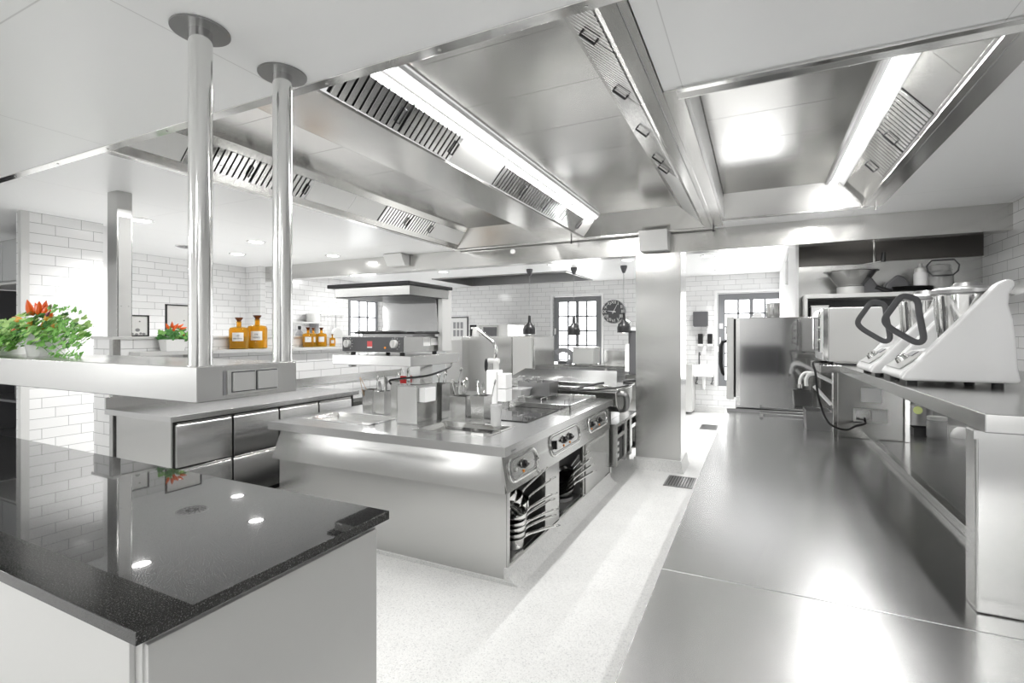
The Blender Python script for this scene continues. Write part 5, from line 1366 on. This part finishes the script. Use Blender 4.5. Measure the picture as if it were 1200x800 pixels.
hand(62, .20, .008, 'minute_hand'); hand(172, .14, .013, 'hour_hand')
# framed print on the rear wall
t = thing('framed_print', 'framed grid of small prints on the tiled rear wall beside the grill', 'picture', (-7.0, YB - .03, 1.45))
a, b = atY(527, 399.5, YB), atY(549, 371, YB)
m = MB(); y = YB - .03; w = .03
m.box(a.x, b.x, y, YB, a.z, a.z + w); m.box(a.x, b.x, y, YB, b.z - w, b.z); m.box(a.x, a.x + w, y, YB, a.z, b.z); m.box(b.x - w, b.x, y, YB, a.z, b.z); m.build('frame', GREY_D, t, .003)
MB().box(a.x + w, b.x - w, y + .01, YB, a.z + w, b.z - w).build('mount', PAPER, t)
m = MB(); W_, H_ = b.x - a.x, b.z - a.z
for i in range(3):
    for j in range(2):
        x = a.x + W_ * (.22 + .19 * i); z = a.z + H_ * (.2 + .32 * j); m.box(x, x + W_ * .13, y + .006, y + .01, z, z + H_ * .26); 
m.build('print', GREY_M, t)
# combi ovens and stand
a, b = atY(550, 425, 9.6), atY(606, 380, 9.6)
t = thing('combi_oven', 'steel combi oven with a tall black control strip, at the rear wall', 'oven', ((a.x + b.x) / 2, 9.9, a.z))
m = MB(); m.box(a.x, a.x + .95, 9.6, 10.5, a.z, b.z); m.build('body', STEEL_LT, t, .006)
p, q = atY(551, 407, 9.6), atY(558.5, 380.5, 9.6)
c = MB().box(p.x, q.x, 9.585, 9.6, p.z, q.z).build('control_strip', BLACK, t, .002)
MB().cyl(((p.x + q.x) / 2, 9.585, p.z + .12), ((p.x + q.x) / 2, 9.56, p.z + .12), .045, seg=20).build('knob', STEEL_POL, c)
MB().box(p.x + .03, q.x - .03, 9.58, 9.585, q.z - .09, q.z - .05).build('display', PAPER, c)
p, q = atY(562, 425, 9.6), atY(584, 381, 9.6)
d = MB().box(p.x, q.x, 9.56, 9.6, p.z, q.z).build('door', STEEL, t, .004)
MB().box(p.x + .12, q.x - .02, 9.55, 9.56, p.z + .42, q.z - .04).build('glass', GREY_D, d)
MB().tube([(p.x + .04, 9.56, p.z + .2), (p.x + .04, 9.50, p.z + .22), (p.x + .04, 9.50, p.z + .46), (p.x + .04, 9.56, p.z + .48)], .014, 8).build('handle', GREY_D, d)
m = MB(); m.box(a.x + .01, a.x + .05, 9.64, 10.4, 0, a.z); m.box(a.x + .9, a.x + .94, 9.64, 10.4, 0, a.z); m.box(a.x + .05, a.x + .9, 9.7, 10.4, .1, a.z - .12)
tag(m.build('oven_stand', STEEL, bev=.003), 'steel stand carrying the combi oven at the rear wall', 'stand')
a, b = atY(590, 394, 10.6), atY(607, 380, 10.6)
t = thing('rear_oven', 'light steel oven against the rear wall, behind the big grey cabinet', 'oven', ((a.x + b.x) / 2, 10.9, 0))
m = MB(); m.box(a.x - .25, b.x, 10.6, 11.15, .1, b.z); m.build('body', STEEL_LT, t, .006)
MB().box(a.x + .03, b.x - .04, 10.59, 10.6, 1.3, b.z - .06).build('door', STEEL, t, .003)
m = MB()
for x in (a.x - .2, b.x - .05): m.cyl((x, 10.7, 0), (x, 10.7, .1), .02, seg=10); m.cyl((x, 11.1, 0), (x, 11.1, .1), .02, seg=10)
m.build('leg', STEEL_POL, t)
# tall steel cabinet in the middle distance
t = thing('tall_cabinet', 'wide plain steel cabinet behind the tap, bright on its right side', 'cabinet', (-3.7, 8.1, 0))
m = MB(); m.box(-4.72, -3.33, 7.62, 8.58, .1, 1.585); m.build('body', STEEL, t, .004)
MB().box(-4.70, -3.72, 7.60, 7.62, .12, 1.57).build('door', STEEL, t, .003)
MB().box(-3.70, -3.35, 7.60, 7.62, .12, 1.57).build('door', STEEL_LT, t, .003)
MB().box(-3.33, -3.315, 7.64, 8.5, .12, 1.57).build('side_panel', STEEL_POL, t, .003)
m = MB()
for x in (-4.6, -3.45):
    for y in (7.7, 8.5): m.cyl((x, y, 0), (x, y, .1), .022, seg=10)
m.build('leg', STEEL_POL, t)
# grey unit left of the oven (behind the grill stand)
a, b = atY(497, 460, 7.0), atY(523, 427, 7.0)
t = thing('grey_locker', 'plain grey steel locker behind the tool containers, right of the grill column', 'cabinet', ((a.x + b.x) / 2, 7.2, 0))
m = MB(); m.box(a.x - .3, b.x, 7.0, 7.5, .05, 1.52); m.build('body', STEEL_LT, t, .004)
MB().box(a.x + .06, b.x - .02, 6.99, 7.0, .1, 1.48).build('door', GREY_CUP, t, .003)
m = MB()
for x in (a.x - .25, b.x - .05): m.cyl((x, 7.06, 0), (x, 7.06, .05), .02, seg=10); m.cyl((x, 7.44, 0), (x, 7.44, .05), .02, seg=10)
m.build('leg', STEEL_POL, t)
# rear worktop under the window
t = thing('rear_counter', 'steel counter with an upstand under the far window', 'counter', (-2.4, 10.7, 0))
zc = .97
m = MB(); m.box(-4.3, -1.45, 10.25, 11.15, zc - .05, zc); m.build('worktop', STEEL, t, .004)
m = MB(); m.box(-3.1, -1.45, 11.12, 11.17, zc, zc + .28); m.build('upstand', STEEL, t, .003)
m = MB(); m.box(-4.25, -1.5, 10.35, 11.1, .45, .49); m.box(-4.25, -1.5, 10.35, 11.1, .1, .14); m.build('lower_shelf', STEEL_DK, t, .003)
m = MB()
for x in (-4.2, -2.85, -1.52):
    for y in (10.32, 11.08): m.box(x - .02, x + .02, y - .02, y + .02, 0, zc - .05)
m.build('leg', STEEL_LT, t)
a, b = atY(671, 426, 10.35), atY(692, 408, 10.35)
t = thing('bain_marie_box', 'square pale steel box on the counter under the far window', 'box', ((a.x + b.x) / 2, 10.6, zc))
m = MB(); m.box(a.x, b.x + .06, 10.35, 10.85, zc + .01, b.z); m.build('body', STEEL_LT, t, .008)
MB().box(a.x - .015, b.x + .075, 10.34, 10.86, b.z, b.z + .02).build('lid', STEEL, t, .004)
m = MB()
for x in (a.x + .05, b.x): m.cyl((x, 10.4, zc), (x, 10.4, zc + .012), .02, seg=10); m.cyl((x, 10.8, zc), (x, 10.8, zc + .012), .02, seg=10)
m.build('foot', BLACK, t)
t = thing('mincing_machine', 'grey machine with a bent duct, left of the pale box under the far window', 'machine', (-3.6, 10.5, zc))
q = [atY(u, v, 10.45) for u, v in ((652, 413), (658, 410), (665, 411), (670, 415), (670, 422), (664, 426), (659, 427))]
m = MB(); m.tube(smooth_pts([tuple(p) for p in q]), .055, 12); m.build('duct', GREY_M, t)
a, b = atY(654, 431, 10.4), atY(664, 424, 10.4)
MB().box(a.x, b.x, 10.36, 10.6, zc, b.z + .02).build('motor_block', GREY_D, t, .008)
a, b = atY(733, 429, 9.0), atY(748, 384, 9.0)
t = thing('coffee_machine', 'tall dark machine with a pale top just left of the pillar', 'machine', ((a.x + b.x) / 2, 9.2, 0))
m = MB(); m.box(a.x + .05, b.x + .2, 9.0, 9.5, .9, b.z - .05); m.build('body', GREY_D, t, .01)
MB().box(a.x + .02, b.x + .22, 8.98, 9.52, b.z - .05, b.z).build('top_cover', WHITE, t, .006)
MB().box(a.x + .0, a.x + .07, 8.96, 9.0, .95, 1.45).build('front_panel', WHITE, t, .004)
m = MB(); m.box(a.x, b.x + .25, 8.95, 9.55, 0, .9); tag(m.build('machine_stand', STEEL, bev=.004), 'steel cabinet carrying the dark machine left of the pillar', 'cabinet')
# right rear: dispensers, basin, switches
a, b = atY(813, 382, YB), atY(830, 365, YB)
t = thing('towel_dispenser', 'square dark towel dispenser on the tiles right of the pillar', 'dispenser', ((a.x + b.x) / 2, YB - .1, a.z))
MB().box(a.x, b.x, YB - .14, YB, a.z, b.z).build('casing', GREY_D, t, .01); MB().box(a.x + .02, b.x - .02, YB - .15, YB - .14, a.z - .015, a.z + .01).build('outlet', GREY_D, t)
for u0, u1, w in ((818.5, 824, 'left'), (829.5, 835, 'right')):
    a, b = atY(u0, 405, YB), atY(u1, 391, YB)
    t = thing('soap_dispenser', w + ' one of two slim dark soap dispensers under the towel dispenser', 'dispenser', ((a.x + b.x) / 2, YB - .06, a.z), 'slim soap dispensers')
    MB().box(a.x, b.x, YB - .09, YB, a.z + .04, b.z).build('casing', BLACK, t, .006); MB().box(a.x - .01, b.x + .01, YB - .10, YB, a.z, a.z + .04).build('base', WHITE, t, .004)
a, b = atY(812, 441, 10.85), atY(836, 428, 10.85)
t = thing('hand_basin', 'small white hand basin on the tiled wall right of the pillar', 'sink', ((a.x + b.x) / 2, 11, a.z))
MB().openbox(a.x, b.x, 10.82, YB - .001, a.z, b.z, .02, .01).build('bowl', WHITE, t, .012)
m = MB(); m.tube(smooth_pts([((a.x + b.x) / 2 - .1, 11.12, b.z), ((a.x + b.x) / 2 - .1, 11.12, b.z + .2), ((a.x + b.x) / 2 - .08, 11.0, b.z + .25), ((a.x + b.x) / 2 - .06, 10.93, b.z + .2)]), .014, 8); m.build('tap', GREY_D, t)
m = MB(); x = (a.x + b.x) / 2
m.tube(smooth_pts([(x, 11.0, a.z), (x, 11.0, a.z - .2), (x, 11.1, a.z - .26), (x, YB, a.z - .24)]), .03, 10); m.build('drain_pipe', WHITE, t)
m = MB()
for s in (-.14, .16): m.tube(smooth_pts([(x + s, 11.1, a.z), (x + s, 11.08, a.z - .1), (x + s - .03, 11.1, a.z - .16), (x + s, YB, a.z - .17)]), .010, 8)
m.build('supply_hose', GREY_D, t)
a, b = atY(800, 470, 10.6), atY(811, 427, 10.6)
tag(MB().box(a.x - .1, b.x, 10.6, 11.19, .06, b.z).build('small_cabinet', STEEL_LT, bev=.004), 'narrow pale cabinet between the pillar and the hand basin', 'cabinet')
for (u, v, lab) in ((845, 382, 'small white switch on the grey frame of the far right window, upper one'), (841, 409, 'small white switch beside the grey frame of the far right window, lower one')):
    c = atY(u, v, YB); yy = YB - .004 if u < 843 else YB + .02
    t = thing('light_switch', lab, 'switch', (c.x, yy, c.z - .05)); MB().box(c.x - .035, c.x + .035, yy - .02, yy, c.z - .055, c.z + .055).build('plate', WHITE, t, .004); MB().box(c.x - .015, c.x + .015, yy - .025, yy - .02, c.z - .03, c.z + .03).build('rocker', WHITE_M, t)
# floor grates
def grate(x0, x1, y0, y1, lab):
    t = thing('floor_grate', lab, 'floor grate', ((x0 + x1) / 2, (y0 + y1) / 2, 0))
    m = MB(); plate(m, x0, x1, y0, y1, .0005, .006, [(x0 + .02, x1 - .02, y0 + .02, y1 - .02)]); m.build('frame', STEEL_DK, t)
    MB().box(x0 + .02, x1 - .02, y0 + .02, y1 - .02, .0005, .001).build('drain_pit', BLACK, t)
    m = MB(); n = 9
    for i in range(n): x = x0 + .02 + (x1 - x0 - .04) * (i + .5) / n; m.box(x - .005, x + .005, y0 + .02, y1 - .02, .001, .005)
    for i in range(n): y = y0 + .02 + (y1 - y0 - .04) * (i + .5) / n; m.box(x0 + .02, x1 - .02, y - .004, y + .004, .001, .0048)
    m.build('grid', STEEL_DK, t)
grate(-.905, -.61, 5.54, 5.97, 'dark square floor grate near the foot of the pillar')
grate(-.89, -.61, 9.1, 9.6, 'dark floor grate further back beyond the pillar')
# far left wall: shelf, pot, rail with skimmer
t = thing('wall_shelf', 'thin steel shelf on the far left wall beyond the beam', 'shelf', (XL + .12, 7.4, 1.74))
za = atX(350, 377, XL + .15).z
y0, y1 = atX(335, 377, XL + .2).y, atX(375, 377, XL + .2).y
m = MB(); m.box(XL, XL + .28, y0, y1, za - .03, za); m.build('board', STEEL_LT, t, .003)
MB().box(XL, XL + .2, y1 - .1, y1 - .03, za - .28, za - .03).build('bracket', GREY_M, t)
c0, c1 = atX(358, 368, XL + .14).y, atX(375, 368, XL + .14).y
rr = .13; ym = (c0 + c1) / 2
m = MB(); m.lathe((XL + .14, ym, za), [(0, 0), (rr, 0), (rr + .003, .01), (rr + .003, .17), (rr + .012, .175), (0, .18)], 28)
tag(m.build('stock_pot', CERAM), 'white stock pot on the thin wall shelf beyond the beam', 'pot')
t = thing('utensil_rail', 'thin steel hook rail on the far left wall beside the window', 'rail', (XL + .06, 7.9, 1.85))
q0, q1 = atX(376, 368.5, XL + .06), atX(402, 369.5, XL + .06)
m = MB(); m.cyl(q0, q1, .009, seg=8); m.build('bar', STEEL_LT, t)
m = MB()
for k in range(8):
    p = q0 + (q1 - q0) * (k / 7); m.tube([p, p + Vector((0, 0, -.5))], .003, 5)
for k in range(6): m.tube([q0 + Vector((.0, 0, -.08 - k * .08)), q1 + Vector((.0, 0, -.08 - k * .08))], .003, 5)
m.build('wire_grid', STEEL_LT, t)
for p in (q0, q1): MB().box(XL, p.x, p.y - .01, p.y + .01, p.z - .01, p.z + .01).build('bracket', STEEL_LT, t)
p = q0 + (q1 - q0) * .62
t = thing('hanging_skimmer', 'large round steel skimmer hanging from the hook rail', 'skimmer', (p.x + .03, p.y, p.z - .45))
m = MB(); m.tube([p + Vector((.02, 0, 0)), p + Vector((.03, 0, -.3))], .006, 6); m.build('handle', GREY_M, t)
m = MB(); m.ell(p + Vector((.05, 0, -.43)), .03, .17, .15, 20, 12); m.build('dish', STEEL_LT, t)

# ================================================================== LIGHT, CAMERA
w = bpy.data.worlds.new('World'); S.world = w; w.use_nodes = True
bg = w.node_tree.nodes['Background']; bg.inputs[0].default_value = (1, 1, 1, 1); bg.inputs[1].default_value = .6
# daylight entering through the rear windows, and from the windows added behind the camera
area('window_daylight', ((W1[0] + W1[1]) / 2, YB - .05, 1.7), 1.1, 1.5, 18, 'RECTANGLE', (PI / 2, 0, PI))
area('window_daylight', ((W2[0] + W2[1]) / 2, YB - .05, 1.7), 1.2, 1.6, 14, 'RECTANGLE', (PI / 2, 0, PI))
for a, b in wx: area('window_daylight', ((a + b) / 2, YF + .03, 1.6), b - a, 1.4, 12, 'RECTANGLE', (PI / 2, 0, 0))
for o in S.objects:
    if o.type == 'LIGHT' and o.name.startswith('window_daylight'): o.visible_glossy = True
cam = bpy.data.cameras.new('camera'); co = bpy.data.objects.new('camera', cam); COL.objects.link(co); S.camera = co
cam.sensor_width = 36; cam.lens = 36 * F_PX / 1200; cam.clip_start = .02
cam.shift_y = -(400 - HORIZ) / 1200
co.location = (0, 0, CAM_Z); co.rotation_euler = (PI / 2, 0, YAW)
S.view_settings.view_transform = 'Standard'; S.view_settings.look = 'None'; S.view_settings.gamma = 1; S.view_settings.use_curve_mapping = False
S.view_settings.exposure = 0.38
S.cycles.max_bounces = 8; S.cycles.diffuse_bounces = 4; S.cycles.glossy_bounces = 5; S.cycles.transmission_bounces = 6
S.cycles.sample_clamp_indirect = 8
